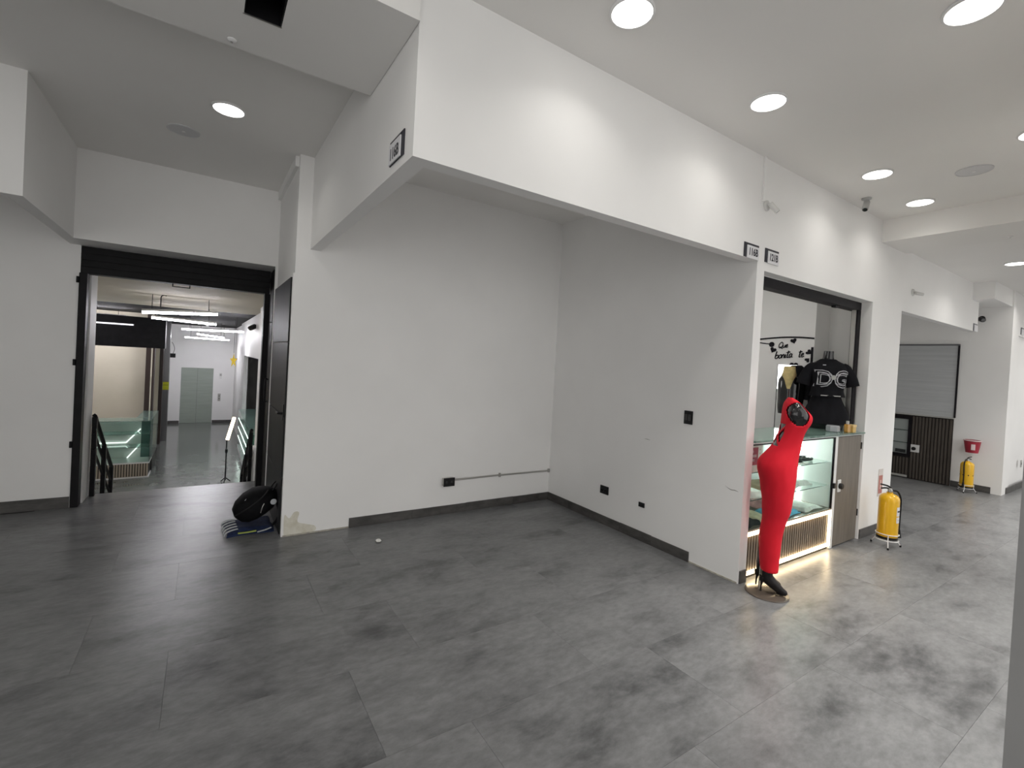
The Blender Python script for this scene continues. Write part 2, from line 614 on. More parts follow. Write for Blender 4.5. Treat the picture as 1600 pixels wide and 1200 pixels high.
for x, y, lab_ in ((0.3, 1.632, 'round glowing downlight in front of the dropped beam near its duct hole'),
                   (-1.2, 1.632, 'round glowing downlight in front of the dropped beam near the open hall side'),
                   (0.0, 0.69, 'round glowing downlight above the middle of the open hall')):
    round_light(x, y, ZC, lab_, GL)


def speaker(x, y, label):
    r = empty('ceiling_speaker', (x, y, ZC), label, 'speaker')
    MB().lathe([(0.112, -0.0005), (0.112, -0.006), (0.104, -0.009), (0.104, -0.0005)], 36).build('rim', M_GREYSPK, r, True)
    MB().lathe([(0.1038, -0.001), (0.1038, -0.0065), (0.06, -0.010), (0.02, -0.0115)], 36).build('grille', M_GREYSPK, r, True)
    MB().lathe([(0.012, -0.0115), (0.012, -0.014), (0.009, -0.015)], 12).build('badge', M_RIM, r)


speaker(-0.213, 4.66, 'round grey ceiling speaker in front of the shutter doorway')
speaker(5.005, 1.149, 'round grey ceiling speaker among the corridor downlights')


def detector(x, y, z, label):
    r = empty('smoke_detector', (x, y, z), label, 'detector')
    MB().lathe([(0.02, -0.0005), (0.02, -0.005), (0.016, -0.009), (0.008, -0.012)], 20).build('body', M_RIM, r, True)
    MB().lathe([(0.005, -0.012), (0.005, -0.016)], 10).build('sensor', M_STEEL, r)


detector(0.05, 2.72, 3.148, 'small white sprinkler cap under the dropped beam')
detector(6.45, 1.19, 3.135, 'small white sprinkler cap under the corridor beam')

# ================================================================= SECURITY CAMERAS
M_CAMGREY = mat('camera_grey_plastic', (0.42, 0.42, 0.40), 0.45)
M_CAMW = mat('camera_white_plastic', (0.7, 0.7, 0.68), 0.4)


def bullet(name, loc, d, label, body_m, r_=0.027, L=0.13, base_n=(0, -1, 0), drop=0.05):
    root = empty(name, loc, label, 'security camera')
    n = Vector(base_n)
    q = n.to_track_quat('Z', 'Y').to_matrix().to_4x4()
    MB().lathe([(0.04, 0.0008), (0.04, 0.012), (0.03, 0.018)], 20, mx=q).build('mount', body_m, root, True)
    p0 = n * 0.015
    p1 = n * 0.055 + Vector((0, 0, -drop * 0.4))
    MB().tube(spline([p0, n * 0.035, p1]), 0.009, 8).build('arm', body_m, root, True)
    d = Vector(d).normalized()
    MB().tube([p1 - d * L * 0.35, p1 - d * L * 0.3, p1 + d * L * 0.5, p1 + d * L * 0.55], [r_ * 0.8, r_, r_, r_ * 0.9], 16).build('housing', body_m, root, True)
    MB().tube([p1 + d * L * 0.552, p1 + d * L * 0.57], r_ * 0.75, 16).build('lens', M_GLOSSBLACK, root, True)
    return root


bullet('security_camera', (5.1, 1.9, ZC), (-0.55, -0.1, -0.8), 'grey bullet camera hanging from the ceiling near the corridor downlights', mat('camera_pale_grey', (0.5, 0.5, 0.49), 0.5), 0.026, 0.12, (0, 0, -1), 0.02)
bullet('security_camera', (3.66, YF, 3.0), (0.45, -0.5, -0.75), 'small white bullet camera on the fascia under a cable trunk', M_CAMW, 0.02, 0.1)
bullet('security_camera', (7.02, 2.08, 2.75), (0.9, -0.6, -0.1), 'small white bullet camera on the fascia past the corridor beam', M_CAMW, 0.018, 0.1)
bullet('security_camera', (10.44, 2.18, 2.78), (-0.8, -0.5, -0.25), 'black bullet camera on the far white wall', M_BLACKP, 0.035, 0.14, (-1, 0, 0))
tr = empty('cable_trunk', (3.6, YF, 3.02), 'white vertical cable trunk on the fascia running up to the ceiling', 'cable trunk')
bx('channel', -0.012, 0.012, -0.011, -0.0006, 0, ZC - 3.02 - 0.001, M_WALL, tr)
bx('cover', -0.013, 0.013, -0.014, -0.0112, 0, ZC - 3.02 - 0.001, M_WALL, tr)

# ================================================================= UNIT NUMBER SIGNS


def unit_sign(text, loc, rz, label, dark_left=True, w_=0.2, h_=0.11):
    r = empty('unit_sign', loc, label, 'sign', rz=rz)
    bx('backing', -w_ / 2, w_ / 2, -0.006, -0.0008, 0, h_, M_SIGNT, r)
    s = 1 if dark_left else -1
    x0, x1 = (-w_ / 2 + 0.032, w_ / 2 - 0.006) if dark_left else (-w_ / 2 + 0.006, w_ / 2 - 0.032)
    bx('plate', x0, x1, -0.013, -0.0062, 0.002 - (0.008 if dark_left else 0), h_ - 0.018, M_SIGNW, r, 0.002)
    cx = (x0 + x1) / 2
    text_mesh('lettering', text, 0.078, M_SIGNT, r, lambda u, v_, d: (cx + u, -0.0136 - d, 0.043 + v_), 0.001, sx=0.80, bold=0.0022)
    return r


unit_sign('116B', (3.487, YF, 2.557), 0, 'white 116B unit sign with black frame on the long fascia')
unit_sign('121B', (3.783, YF, 2.562), 0, 'white 121B unit sign with black frame above the lit shop')
unit_sign('116B', (0.745, 2.255, 2.60), -math.pi / 2, 'white 116B unit sign with black frame on the side beam', dark_left=False, w_=0.2, h_=0.12)


def small_sign(loc, rz, label):
    r = empty('unit_sign', loc, label, 'sign', rz=rz)
    bx('backing', -0.1, 0.1, -0.006, -0.0008, 0, 0.11, mat('sign_backing_grey', (0.12, 0.12, 0.14), 0.4), r)
    bx('plate', -0.07, 0.095, -0.012, -0.0062, -0.004, 0.09, M_SIGNW, r, 0.002)


small_sign((9.62, 2.08, 2.505), 0, 'small grey unit sign at the end of the far fascia')
small_sign((11.05, 1.83, 2.56), 0, 'dark framed unit sign above the last far unit')

# ================================================================= WALL SOCKETS, CONDUIT


def socket_plate(name, loc, rz, w_, h_, label, cat, kind):
    """plate on a wall; local -y is out of the wall"""
    r = empty(name, loc, label, cat, rz=rz)
    bx('plate', -w_ / 2, w_ / 2, -0.011, -0.0006, -h_ / 2, h_ / 2, M_BLACKP, r, 0.003)
    if kind == 'socket':
        for s in (-1, 1):
            o = MB().lathe([(0.017, 0), (0.017, 0.003), (0.012, 0.0035), (0.011, 0.001)], 16, mx=Matrix.Rotation(math.pi / 2, 4, 'X')).build('outlet', M_GLOSSBLACK, r, True)
            o.location = (s * w_ * 0.24, -0.011, 0)
    elif kind == 'switch':
        for s in (-1, 1):
            bx('rocker', s * 0.018 - 0.016, s * 0.018 + 0.016, -0.015, -0.0112, -0.03, 0.03, M_GLOSSBLACK, r, 0.002)
    else:
        bx('outlet', -0.012, 0.012, -0.014, -0.0112, -0.012, 0.012, M_GLOSSBLACK, r, 0.002)
    return r


R90 = -math.pi / 2
socket_plate('light_switch', (XR, 2.575, 1.253), R90, 0.085, 0.118, 'black double light switch on the dividing wall', 'switch', 'switch')
socket_plate('power_socket', (XR, 3.543, 0.36), R90, 0.118, 0.085, 'black double power socket low on the dividing wall', 'socket', 'socket')
dp = socket_plate('data_socket', (XR, 3.037, 0.346), R90, 0.07, 0.045, 'small black data socket low on the dividing wall', 'socket', 'data')
bxs = empty('surface_socket', (2.21, YB, 0.35), 'black surface-mounted power socket box joined to the steel conduit', 'socket')
bx('back_box', -0.06, 0.06, -0.045, -0.0006, -0.04, 0.04, M_STEEL, bxs, 0.003)
bx('plate', -0.064, 0.064, -0.056, -0.0455, -0.045, 0.045, M_BLACKP, bxs, 0.003)
for s in (-1, 1):
    o = MB().lathe([(0.017, 0), (0.017, 0.003), (0.012, 0.0035), (0.011, 0.001)], 16, mx=Matrix.Rotation(math.pi / 2, 4, 'X')).build('outlet', M_GLOSSBLACK, bxs, True)
    o.location = (s * 0.03, -0.056, 0)
cdt = empty('conduit', (2.272, YB, 0.362), 'thin steel conduit pipe along the back wall', 'conduit')
MB().tube([(0.0, -0.02, 0), (0.55, -0.014, 0.0), (1.30, -0.014, -0.006)], 0.0095, 12).build('pipe', M_STEEL, cdt, True)
bx('clamp', 0.58, 0.6, -0.026, -0.0006, -0.022, 0.022, M_STEEL, cdt, 0.002)
bx('clamp', 1.285, 1.305, -0.026, -0.0006, -0.026, 0.018, M_STEEL, cdt, 0.002)
# scuff marks
M_SCUFF = mat('scuff_grey', (0.3, 0.29, 0.27), 0.8)
sc = MB()
sc.prism(blob([(3.06, 0.985), (3.02, 0.988), (2.98, 0.982), (3.02, 0.984)]), lambda u, v_, d: (XR - d, u, v_), 0.0008)
tag(sc.build('scuff_mark', M_SCUFF), 'faint grey scuff below the light switch on the dividing wall', 'mark')
sc = MB()
sc.prism(blob([(2.2, 0.745), (2.15, 0.728), (2.11, 0.73), (2.08, 0.722), (2.11, 0.724), (2.15, 0.722)]), lambda u, v_, d: (XR - d, u, v_), 0.0008)
tag(sc.build('scuff_mark', M_SCUFF), 'grey crack mark near the front edge of the dividing wall', 'mark')

# crumpled paper on the floor
b = MB()
bmesh.ops.create_icosphere(b.bm, subdivisions=2, radius=0.022)
for v_ in b.bm.verts:
    k = 1 + random.uniform(-0.45, 0.35)
    v_.co = Vector((v_.co.x * k * 1.3, v_.co.y * k, max(v_.co.z * k * 0.75, -0.012)))
o = b.build('paper_scrap', mat('paper_white', (0.75, 0.75, 0.72), 0.8), loc=(1.343, 4.039, 0.0125))
tag(o, 'small crumpled white paper scrap on the grey floor', 'paper')

# ================================================================= SHUTTER DOORWAY
dr = empty('door_1', (0, 6.1, 0), 'black roller shutter frame of the doorway down to the lower hall', kind='structure')
D0 = 6.1
for k in range(4):
    z0 = 2.29 + k * 0.0655
    bx('header_slat', -1.04, 0.60, 0.02 + 0.002 * (k % 2), 0.15, z0, z0 + 0.0645, M_BLACK, dr, 0.002)
bx('guide_rail', -1.045, -0.985, 0.0, 0.12, 0.001, 2.29, M_BLACK, dr, 0.003)
bx('guide_rail', 0.55, 0.612, 0.03, 0.15, 0.001, 2.29, M_BLACK, dr, 0.003)
for z in (0.62, 1.42, 2.22):
    hg = MB().tube([(-1.052, -0.006, z - 0.03), (-1.052, -0.006, z + 0.03)], 0.012, 10).build('hinge', M_BLACK, dr, True)
bx('pull_handle', -0.32, -0.31, 0.06, 0.07, 2.262, 2.289, M_BLACK, dr)
bx('pull_handle', -0.17, -0.16, 0.06, 0.07, 2.262, 2.289, M_BLACK, dr)
bx('pull_handle', -0.32, -0.16, 0.06, 0.07, 2.255, 2.262, M_BLACK, dr)

# folded dark leaf beside the shutter
lf = empty('door_2', (0.60, 5.76, 0), 'black folded door leaf beside the roller shutter', kind='structure')
for z0, z1 in ((0.003, 0.56), (0.567, 1.05), (1.057, 1.95), (1.957, 2.53)):
    bx('leaf_panel', 0.0, 0.028, 0.0, 0.32, z0, z1, M_BLACK, lf, 0.003)
hd = MB().tube(spline([(-0.001, 0.10, 1.07), (-0.03, 0.10, 1.08), (-0.03, 0.10, 1.30), (-0.001, 0.10, 1.31)]), 0.007, 8).build('pull_handle', M_BLACKP, lf, True)
struct('trim_3', 'white strip between the two black doors', [(0.605, 0.63, 5.70, 5.755, 0, ZF)], M_WALL)

# dark metal door in the return wall
M_DOOR = nmix(mat('dark_door_paint', (0.02, 0.02, 0.021), 0.5, spec=0.2), (0.017, 0.017, 0.018), (0.024, 0.024, 0.026), (6, 6, 2))
sd = empty('door_3', (0.63, 4.54, 0), 'dark grey panelled metal door in the side wall behind the backpack', kind='structure')
for z0, z1 in ((0.006, 0.50), (0.507, 1.05), (1.057, 1.72), (1.727, 2.30)):
    bx('door_panel', -0.022, -0.0008, 0.02, 1.14, z0, z1, M_DOOR, sd, 0.003)
hl = bx('handle_plate', -0.028, -0.0222, 0.07, 0.11, 1.02, 1.16, M_BLACKP, sd, 0.003)
MB().tube(spline([(-0.028, 0.09, 1.08), (-0.06, 0.09, 1.08), (-0.065, 0.12, 1.08), (-0.065, 0.2, 1.08)]), 0.009, 8).build('lever', M_BLACKP, hl, True)
struct('trim_4', 'pale edge strip of the side door frame', [(0.618, 0.63, 4.502, 4.545, 0, 2.33)], M_WALL)

# ================================================================= BLANKET + BACKPACK
M_NAVY = nmix(mat('navy_fabric', (0.012, 0.022, 0.07), 0.9), (0.01, 0.018, 0.06), (0.016, 0.03, 0.085), (30, 30, 30), 3, bump=0.4, bscale=300)
M_WHITEF = nmix(mat('white_fabric', (0.5, 0.52, 0.55), 0.9), (0.45, 0.47, 0.5), (0.56, 0.58, 0.6), (30, 30, 30), 3)
M_LIME = mat('lime_fabric', (0.42, 0.5, 0.12), 0.9)


def cloth_slab(x0, x1, y0, y1, z0, z1, nx=26, ny=18, seed=1, amp=0.008):
    rnd = random.Random(seed)
    ph = [rnd.uniform(0, 6) for _ in range(6)]
    b = MB()
    g = []
    for top in (0, 1):
        rows = []
        for j in range(ny + 1):
            r = []
            for i in range(nx + 1):
                u, v_ = i / nx, j / ny
                edge = min(1, 8 * min(u, 1 - u, v_, 1 - v_) + 0.25)
                x = x0 + (x1 - x0) * u + 0.01 * math.sin(5 * v_ + ph[0])
                y = y0 + (y1 - y0) * v_ + 0.012 * math.sin(6 * u + ph[1])
                z = z0 + ((z1 - z0) * edge + amp * edge * (math.sin(9 * u + ph[2]) + math.sin(11 * v_ + ph[3] + 3 * u)) * 0.6 if top else 0)
                r.append(b.bm.verts.new((x, y, z)))
            rows.append(r)
        g.append(rows)
    for top in (0, 1):
        for j in range(ny):
            for i in range(nx):
                b.bm.faces.new((g[top][j][i], g[top][j][i + 1], g[top][j + 1][i + 1], g[top][j + 1][i]))
    per = [(i, 0) for i in range(nx)] + [(nx, j) for j in range(ny)] + [(i, ny) for i in range(nx, 0, -1)] + [(0, j) for j in range(ny, 0, -1)]
    for a, c in zip(per, per[1:] + per[:1]):
        b.bm.faces.new((g[0][a[1]][a[0]], g[0][c[1]][c[0]], g[1][c[1]][c[0]], g[1][a[1]][a[0]]))
    return b


bl = empty('blanket', (0.38, 4.86, 0.0), 'folded navy blanket with white stripes lying under the backpack', 'blanket', rz=0.05)
cloth_slab(-0.17, 0.20, -0.19, 0.19, 0.0015, 0.032, seed=2).build('fold', M_NAVY, bl, True)
cloth_slab(-0.155, 0.19, -0.17, 0.17, 0.030, 0.048, seed=5, amp=0.006).build('fold', M_NAVY, bl, True)
for k in range(5):
    y = -0.17 + 0.072 * k
    b = MB()
    pts = [(-0.19, y, 0.012), (-0.185, y, 0.03), (-0.165, y, 0.045), (-0.13, y, 0.056), (-0.09, y + 0.01, 0.058)]
    b.tube(spline(pts, 3), 0.016, 6, flat=0.25)
    b.build('stripe', M_WHITEF, bl, True)
MB().tube(spline([(-0.09, -0.197, 0.03), (-0.02, -0.203, 0.03), (0.05, -0.205, 0.034)], 3), 0.014, 6, flat=0.4).build('stripe', M_LIME, bl, True)
MB().tube(spline([(0.06, -0.205, 0.02), (0.12, -0.207, 0.03), (0.17, -0.2, 0.042)], 3), 0.012, 6, flat=0.4).build('stripe', M_WHITEF, bl, True)

M_PACK = nmix(mat('backpack_black_nylon', (0.006, 0.006, 0.007), 0.7, spec=0.12), (0.004, 0.004, 0.005), (0.007, 0.007, 0.008), (20, 20, 20), 3, bump=0.5, bscale=180)
bp = empty('backpack', (0.45, 4.84, 0.062), 'black nylon backpack slumped against the dark side door', 'backpack')
# body: loft along an axis leaning towards the door
ax = [((-0.17, -0.02, 0.07), 0.03, 0.02), ((-0.155, -0.02, 0.08), 0.08, 0.07), ((-0.115, -0.02, 0.11), 0.135, 0.105), ((-0.05, -0.01, 0.15), 0.16, 0.125),
      ((0.02, 0.0, 0.185), 0.165, 0.125), ((0.075, 0.0, 0.215), 0.15, 0.11), ((0.115, 0.0, 0.25), 0.12, 0.08), ((0.135, 0.0, 0.275), 0.07, 0.045), ((0.14, 0, 0.285), 0.02, 0.015)]
b = MB()
prev = None
for i, (c, ry, rn) in enumerate(ax):
    c = Vector(c)
    a0 = Vector(ax[max(i - 1, 0)][0])
    a1 = Vector(ax[min(i + 1, len(ax) - 1)][0])
    t = (a1 - a0).normalized()
    s = Vector((0, 1, 0))
    nn = t.cross(s).normalized()
    r = []
    for k in range(28):
        a = 2 * math.pi * k / 28
        ca, sa = math.cos(a), math.sin(a)
        ca = math.copysign(abs(ca) ** 0.75, ca)
        sa = math.copysign(abs(sa) ** 0.75, sa)
        wob = 1 + 0.03 * math.sin(3 * a + i)
        p = c + s * ry * ca * wob + nn * rn * sa * wob
        p.z = max(p.z, -0.005)
        r.append(p)
    r = b.ring(r)
    if prev:
        b.bridge(prev, r)
    else:
        b.cap(r, True)
    prev = r
b.cap(prev)
body = b.build('body', M_PACK, bp, True)
b = MB()
b.tube(spline([(-0.17, -0.09, 0.10), (-0.13, -0.15, 0.14), (-0.06, -0.172, 0.19), (0.03, -0.165, 0.26), (0.08, -0.12, 0.31)], 4), 0.006, 6)
b.build('zipper', M_BLACKP, bp, True)
MB().tube(spline([(-0.115, -0.10, 0.215), (-0.10, -0.12, 0.235), (-0.085, -0.09, 0.25)], 3), 0.007, 6, flat=0.4).build('reflective_strip', M_WHITEF, bp, True)
MB().tube(spline([(-0.155, -0.07, 0.16), (-0.135, -0.09, 0.19), (-0.12, -0.07, 0.205)], 3), 0.005, 6, flat=0.4).build('reflective_strip', M_WHITEF, bp, True)
MB().tube(spline([(0.02, -0.165, 0.12), (0.03, -0.17, 0.17), (0.045, -0.16, 0.2)], 3), 0.004, 6).build('zip_pull', M_STEEL, bp, True)
MB().tube(spline([(0.1, -0.06, 0.25), (0.15, -0.06, 0.33), (0.17, 0.0, 0.35), (0.15, 0.06, 0.33), (0.1, 0.06, 0.25)], 4), 0.012, 8, flat=0.5).build('grab_handle', M_PACK, bp, True)
MB().tube(spline([(0.14, -0.12, 0.22), (0.165, -0.13, 0.12), (0.16, -0.12, 0.03), (0.13, -0.1, -0.02)], 4), 0.018, 8, flat=0.4).build('shoulder_strap', M_PACK, bp, True)
tg = MB().lathe([(0.022, 0), (0.026, 0.003), (0.022, 0.006), (0.010, 0.006), (0.009, 0.002)], 18, mx=Matrix.Rotation(math.pi / 2, 4, 'X')).build('round_tag', M_WHITEF, bp, True)
tg.location = (0.122, -0.148, 0.205)

# ================================================================= LOWER HALL
M_LFLOOR = nmix(mat('lower_floor_gloss', (0.13, 0.14, 0.13), 0.14), (0.10, 0.11, 0.10), (0.17, 0.18, 0.17), (2.5, 2.5, 2.5), 4, 0.3, 0.7)
M_BEIGE = nmix(mat('beige_paint', (0.55, 0.5, 0.4), 0.7), (0.53, 0.485, 0.385), (0.58, 0.53, 0.43), (1, 1, 1))
M_ELEV = nmix(mat('elevator_green_steel', (0.24, 0.28, 0.24), 0.4), (0.30, 0.345, 0.30), (0.34, 0.385, 0.34), (1, 1, 12))
M_PEND = mat('pendant_diffuser', (1, 1, 1), 0.4, emit=(0.96, 0.94, 1.0), estr=36.0)
M_PENDFAR = mat('pendant_diffuser_bright', (1, 1, 1), 0.4, emit=(0.96, 0.94, 1.0), estr=95.0)
M_CEILDARK = nmix(mat('dark_ceiling_paint', (0.02, 0.02, 0.02), 0.8, spec=0.1), (0.016, 0.016, 0.016), (0.022, 0.022, 0.022))
struct('floor_lower', 'glossy grey floor of the lower hall', [(-3.2, 2.2, 6.56, 21.0, ZL - 0.1, ZL)], M_LFLOOR)
st = empty('stair', (0, 6.56, 0), 'short stair down from the shutter doorway to the lower hall', kind='structure')
for k in range(6):
    z = -(k + 1) * 1.2 / 7
    bx('step', -1.1, 0.75, 0.0 + 0.29 * k, 0.29 * (k + 1) + 0.02, z - 0.17, z, M_LFLOOR, st)
bx('landing_edge', -0.975, 0.63, 0.0, 0.012, -0.16, -0.001, M_BASE, st)
struct('wall_stair', 'white side walls of the stair', [(-3.2, -1.3, 6.45, 6.56, ZL, 2.4), (0.75, 0.95, 6.56, 8.9, ZL, 2.4), (0.56, 0.75, 6.57, 7.1, -0.6, 0.35)], M_WALL)
struct('wall_lower_left', 'beige walls of the left lower shop', [(-3.3, -3.2, 6.45, 21, ZL, 2.4), (-3.2, -1.19, 14.6, 14.7, ZL, 2.4)], M_BEIGE)
struct('wall_lower_end', 'white end wall with the elevator', [(-3.2, -0.69, 20.57, 20.75, ZL, 2.4), (0.29, 2.2, 20.57, 20.75, ZL, 2.4), (-0.69, 0.29, 20.57, 20.75, 0.82, 2.4)], M_WALL)
struct('wall_lower_right', 'white walls of the right lower shop', [(0.95, 2.2, 8.8, 8.9, ZL, 2.4), (2.1, 2.2, 8.9, 20.6, ZL, 2.4), (0.95, 1.05, 15.5, 20.57, ZL, 2.4), (0.85, 1.0, 9.7, 15.5, 1.45, 2.33)], M_WALL)
struct('ceiling_lower', 'beige plaster ceiling over the stair', [(-3.2, 2.2, 6.56, 10.9, 2.33, 2.45)], M_BEIGE)
struct('ceiling_lower_dark', 'dark ceiling of the far lower hall', [(-3.2, 2.2, 10.9, 20.75, 2.36, 2.5)], M_CEILDARK)
struct('wall_lower_header', 'black shutter box above the left lower shop', [(-3.2, -0.72, 12.4, 12.75, 1.535, 2.17)], M_BLACK)
struct('trim_5', 'dark brown posts of the left lower shop', [(-1.19, -1.095, 14.3, 14.6, ZL, 2.36), (-1.06, -1.02, 14.3, 14.5, ZL, 2.36), (-1.055, -0.975, 16.4, 16.6, ZL, 2.36)], mat('brown_post', (0.03, 0.018, 0.014), 0.5))
struct('trim_6', 'pale post of the left lower shop', [(-1.09, -1.065, 14.3, 14.4, ZL, 2.36), (-1.17, -1.06, 16.4, 16.6, ZL, 2.36)], M_BEIGE)
struct('wall_lower_column', 'steel clad column in the lower hall', [(-1.02, -0.86, 16.9, 17.2, ZL, 2.36)], mat('column_steel', (0.25, 0.25, 0.26), 0.25, metal=0.7))
struct('baseboard_lower', 'dark skirting of the elevator wall', [(-1.3, -0.70, 20.555, 20.57, ZL, ZL + 0.1), (0.30, 0.95, 20.555, 20.57, ZL, ZL + 0.1)], M_BASE)

el = empty('door_4', (-0.2, 20.6, ZL), 'grey green steel elevator doors', kind='structure')
bx('door_leaf', -0.485, -0.002, 0.0, 0.04, 0.003, 2.02, M_ELEV, el, 0.003)
bx('door_leaf', 0.002, 0.488, 0.01, 0.05, 0.003, 2.02, M_ELEV, el, 0.003)
bx('seam_backing', -0.49, 0.49, 0.06, 0.1, 0.001, 2.03, M_BLACK, el)  # added black backing that blocks light through the seam between the leaves
cp = empty('call_station', (0.5, 20.57, -0.25), 'small steel elevator call panel right of the elevator doors', 'call panel')
bx('plate', -0.045, 0.045, -0.01, -0.001, -0.14, 0.14, M_STEEL, cp, 0.003)
for z in (-0.05, 0.05):
    o = MB().lathe([(0.015, 0), (0.015, 0.004), (0.01, 0.005)], 12, mx=Matrix.Rotation(math.pi / 2, 4, 'X')).build('button', M_BLACKP, cp)
    o.location = (0, -0.01, z)
ip = empty('elevator_indicator', (0.52, 20.57, 0.55), 'small floor indicator plate on the elevator wall', 'indicator')
bx('plate', -0.04, 0.04, -0.01, -0.001, -0.11, 0.11, M_WHITELAM, ip, 0.003)
bx('screen', -0.03, 0.03, -0.012, -0.0102, 0.0, 0.08, M_CAMGREY, ip)


def pendant(x0, x1, z0, z1, y, ztop, label, r_=0.035):
    root = empty('pendant_light', ((x0 + x1) / 2, y, (z0 + z1) / 2), label, 'pendant light', 'linear pendant lights of the lower hall')
    hx, hz = (x1 - x0) / 2, (z1 - z0) / 2
    ang = math.atan2(hz, hx)
    L = math.hypot(hx, hz)
    m = Matrix.Rotation(-ang, 4, 'Y')
    b = MB()
    b.box(-L, L, -r_, r_, 0.0, r_ * 0.9, 0.004, mx=m)
    b.build('housing', M_RIM, root)
    b = MB()
    b.box(-L, L, -r_ * 0.95, r_ * 0.95, -r_ * 0.9, -0.0005, 0.006, mx=m)
    b.build('diffuser', M_PENDFAR if y > 12.5 else M_PEND, root)
    for s in (-0.75, 0.75):
        p = m @ Vector((L * s, 0, r_))
        MB().tube([p, (p.x, 0, ztop - (z0 + z1) / 2)], 0.004, 6).build('cable', M_BLACK, root)


pendant(-0.756, 0.133, 2.082, 2.139, 8.3, 2.33, 'long linear pendant hanging over the stair from a bent cable')
pendant(-0.819, 0.156, 2.109, 2.073, 10.5, 2.33, 'linear pendant just behind the one over the stair')
pendant(-0.464, 0.759, 2.012, 2.041, 13, 2.36, 'linear pendant under the dark ceiling of the lower hall')
pendant(-0.224, 0.469, 2.002, 1.939, 17, 2.36, 'short tilted linear pendant in front of the elevator wall')
pendant(-0.566, 0.661, 1.904, 1.89, 18.5, 2.36, 'linear pendant closest to the elevator doors')
o = pendant  # keep name
cb = MB()
cb.tube(spline([(0, 0, 0), (-0.02, 0, 0.01), (-0.055, 0, -0.01), (-0.06, 0, -0.08), (-0.06, 0, -0.17)], 4), 0.007, 6)
cw = tag(cb.build('hanging_cable', M_BLACK, loc=(-0.49, 8.28, 2.322)), 'bent black cable hanging from the beige ceiling over the stair', 'cable')
wl = empty('wall_lamp', (-1.55, 12.4, 1.98), 'short horizontal tube light on the black shutter box', 'lamp')
bx('housing', -0.3, 0.3, -0.03, -0.001, 0.0, 0.03, M_RIM, wl)
bx('tube', -0.29, 0.29, -0.05, -0.031, 0.0, 0.025, mat('tube_dim', (1, 1, 1), 0.4, emit=(0.95, 0.93, 1), estr=1.2), wl)
MB().lathe([(0.05, -0.001), (0.05, -0.03), (0.035, -0.05), (0.01, -0.06)], 16).build('spot_head', M_RIM, None, True)
sp = bpy.data.objects['spot_head']
sp.location = (0.03, 18.9, 2.36)
sp.name = 'ceiling_spot'
tag(sp, 'small round white fixture under the dark ceiling near the elevator', 'ceiling light')

pendant(-2.7, -1.5, 2.2, 2.2, 13.6, 2.36, 'added unseen linear pendant brightening the left lower shop behind the black shutter box')  # added out of view to brighten the beige shop walls
pendant(-2.9, -1.9, 2.2, 2.2, 9.2, 2.33, 'added unseen linear pendant in the side bay left of the stair')  # added out of view as fill for the lower hall
pendant(-2.9, -1.9, 2.2, 2.2, 11.2, 2.36, 'added unseen linear pendant in front of the left lower shop')  # second added fill light for the hall, also hidden
pendant(1.2, 1.9, 2.1, 2.1, 11.0, 2.36, 'added unseen linear pendant inside the right lower shop')  # added hidden light that lifts the right side of the hall
# stair railings


def railing(x, y0, y1, z0, z1, drop, posts, label):
    r = empty('stair_railing', (x, y0, 0), label, 'railing', 'black stair railings at the shutter doorway')
    dy = y1 - y0
    for off in (0, -drop * 0.5, -drop):
        b = MB()
        b.tube([(0, 0, z0 + off), (0, dy, z1 + off)], 0.02 if off == 0 else 0.014, 4)
        b.build('rail', M_BLACK, r)
    for t in posts:
        zt = z0 + (z1 - z0) * t
        yy = y0 + dy * t
        k = 0 if yy < 6.58 else min(int((yy - 6.56) / 0.29), 5) + 1
        zb = -k * 1.2 / 7
        bx('post', -0.02, 0.02, dy * t - 0.03, dy * t + 0.03, zb + 0.001, zt, M_BLACK, r)
    return r


railing(-0.94, 6.46, 7.75, 0.86, 0.02, 0.36, (0.03, 0.52, 0.97), 'black stair railing beside the glass counter side of the doorway')
railing(0.53, 6.7, 8.1, 0.62, -0.28, 0.36, (0.05, 0.5, 0.97), 'black stair railing beside the lit counters side of the doorway')

# left glass counter
gc = empty('glass_counter', (-1.3, 12.4, ZL), 'glass display counter with pale slatted base in the left lower shop', 'display counter')
bx('base', -0.6, 0.38, 0.02, 0.55, 0.002, 0.30, M_SLATBACK, gc)
M_SLATPALE = mat('slat_pale', (0.42, 0.36, 0.28), 0.5)
bx('plinth', -0.6, 0.4, 0.0, 0.55, 0.001, 0.03, M_WHITELAM, gc)
for k in range(22):
    x = -0.585 + k * 0.0447
    bx('slat', x, x + 0.028, 0.002, 0.0195, 0.032, 0.30, M_SLATPALE, gc)
bx('deck', -0.6, 0.4, 0.0, 0.56, 0.301, 0.33, M_WHITELAM, gc)
bx('glass_front', -0.6, 0.4, 0.0, 0.006, 0.331, 1.19, M_GLASS, gc)
bx('glass_side', 0.394, 0.4, 0.007, 0.56, 0.331, 1.19, M_GLASS, gc)
bx('glass_top', -0.6, 0.4, 0.0, 0.56, 1.191, 1.2, M_GLASSTOP, gc)
for z in (0.62, 0.9):
    bx('glass_shelf', -0.59, 0.39, 0.1, 0.55, z, z + 0.008, M_GLASSTOP, gc)
bx('back_panel', -0.6, 0.2, 0.56, 0.575, 0.331, 1.19, M_WHITELAM, gc)
bx('end_panel', 0.2, 0.4, 0.56, 0.575, 0.331, 1.19, mat('teal_panel', (0.10, 0.17, 0.16), 0.3), gc)
lm = mat('led_line_soft', (1, 1, 1), 0.4, emit=(0.95, 1, 0.95), estr=1.6)
bx('led_line', -0.6, -0.05, 0.52, 0.54, 0.66, 0.675, lm, gc)
MB().tube([(-0.05, 0.52, 0.667), (0.19, 0.5, 0.96)], 0.01, 4).build('led_line', lm, gc)
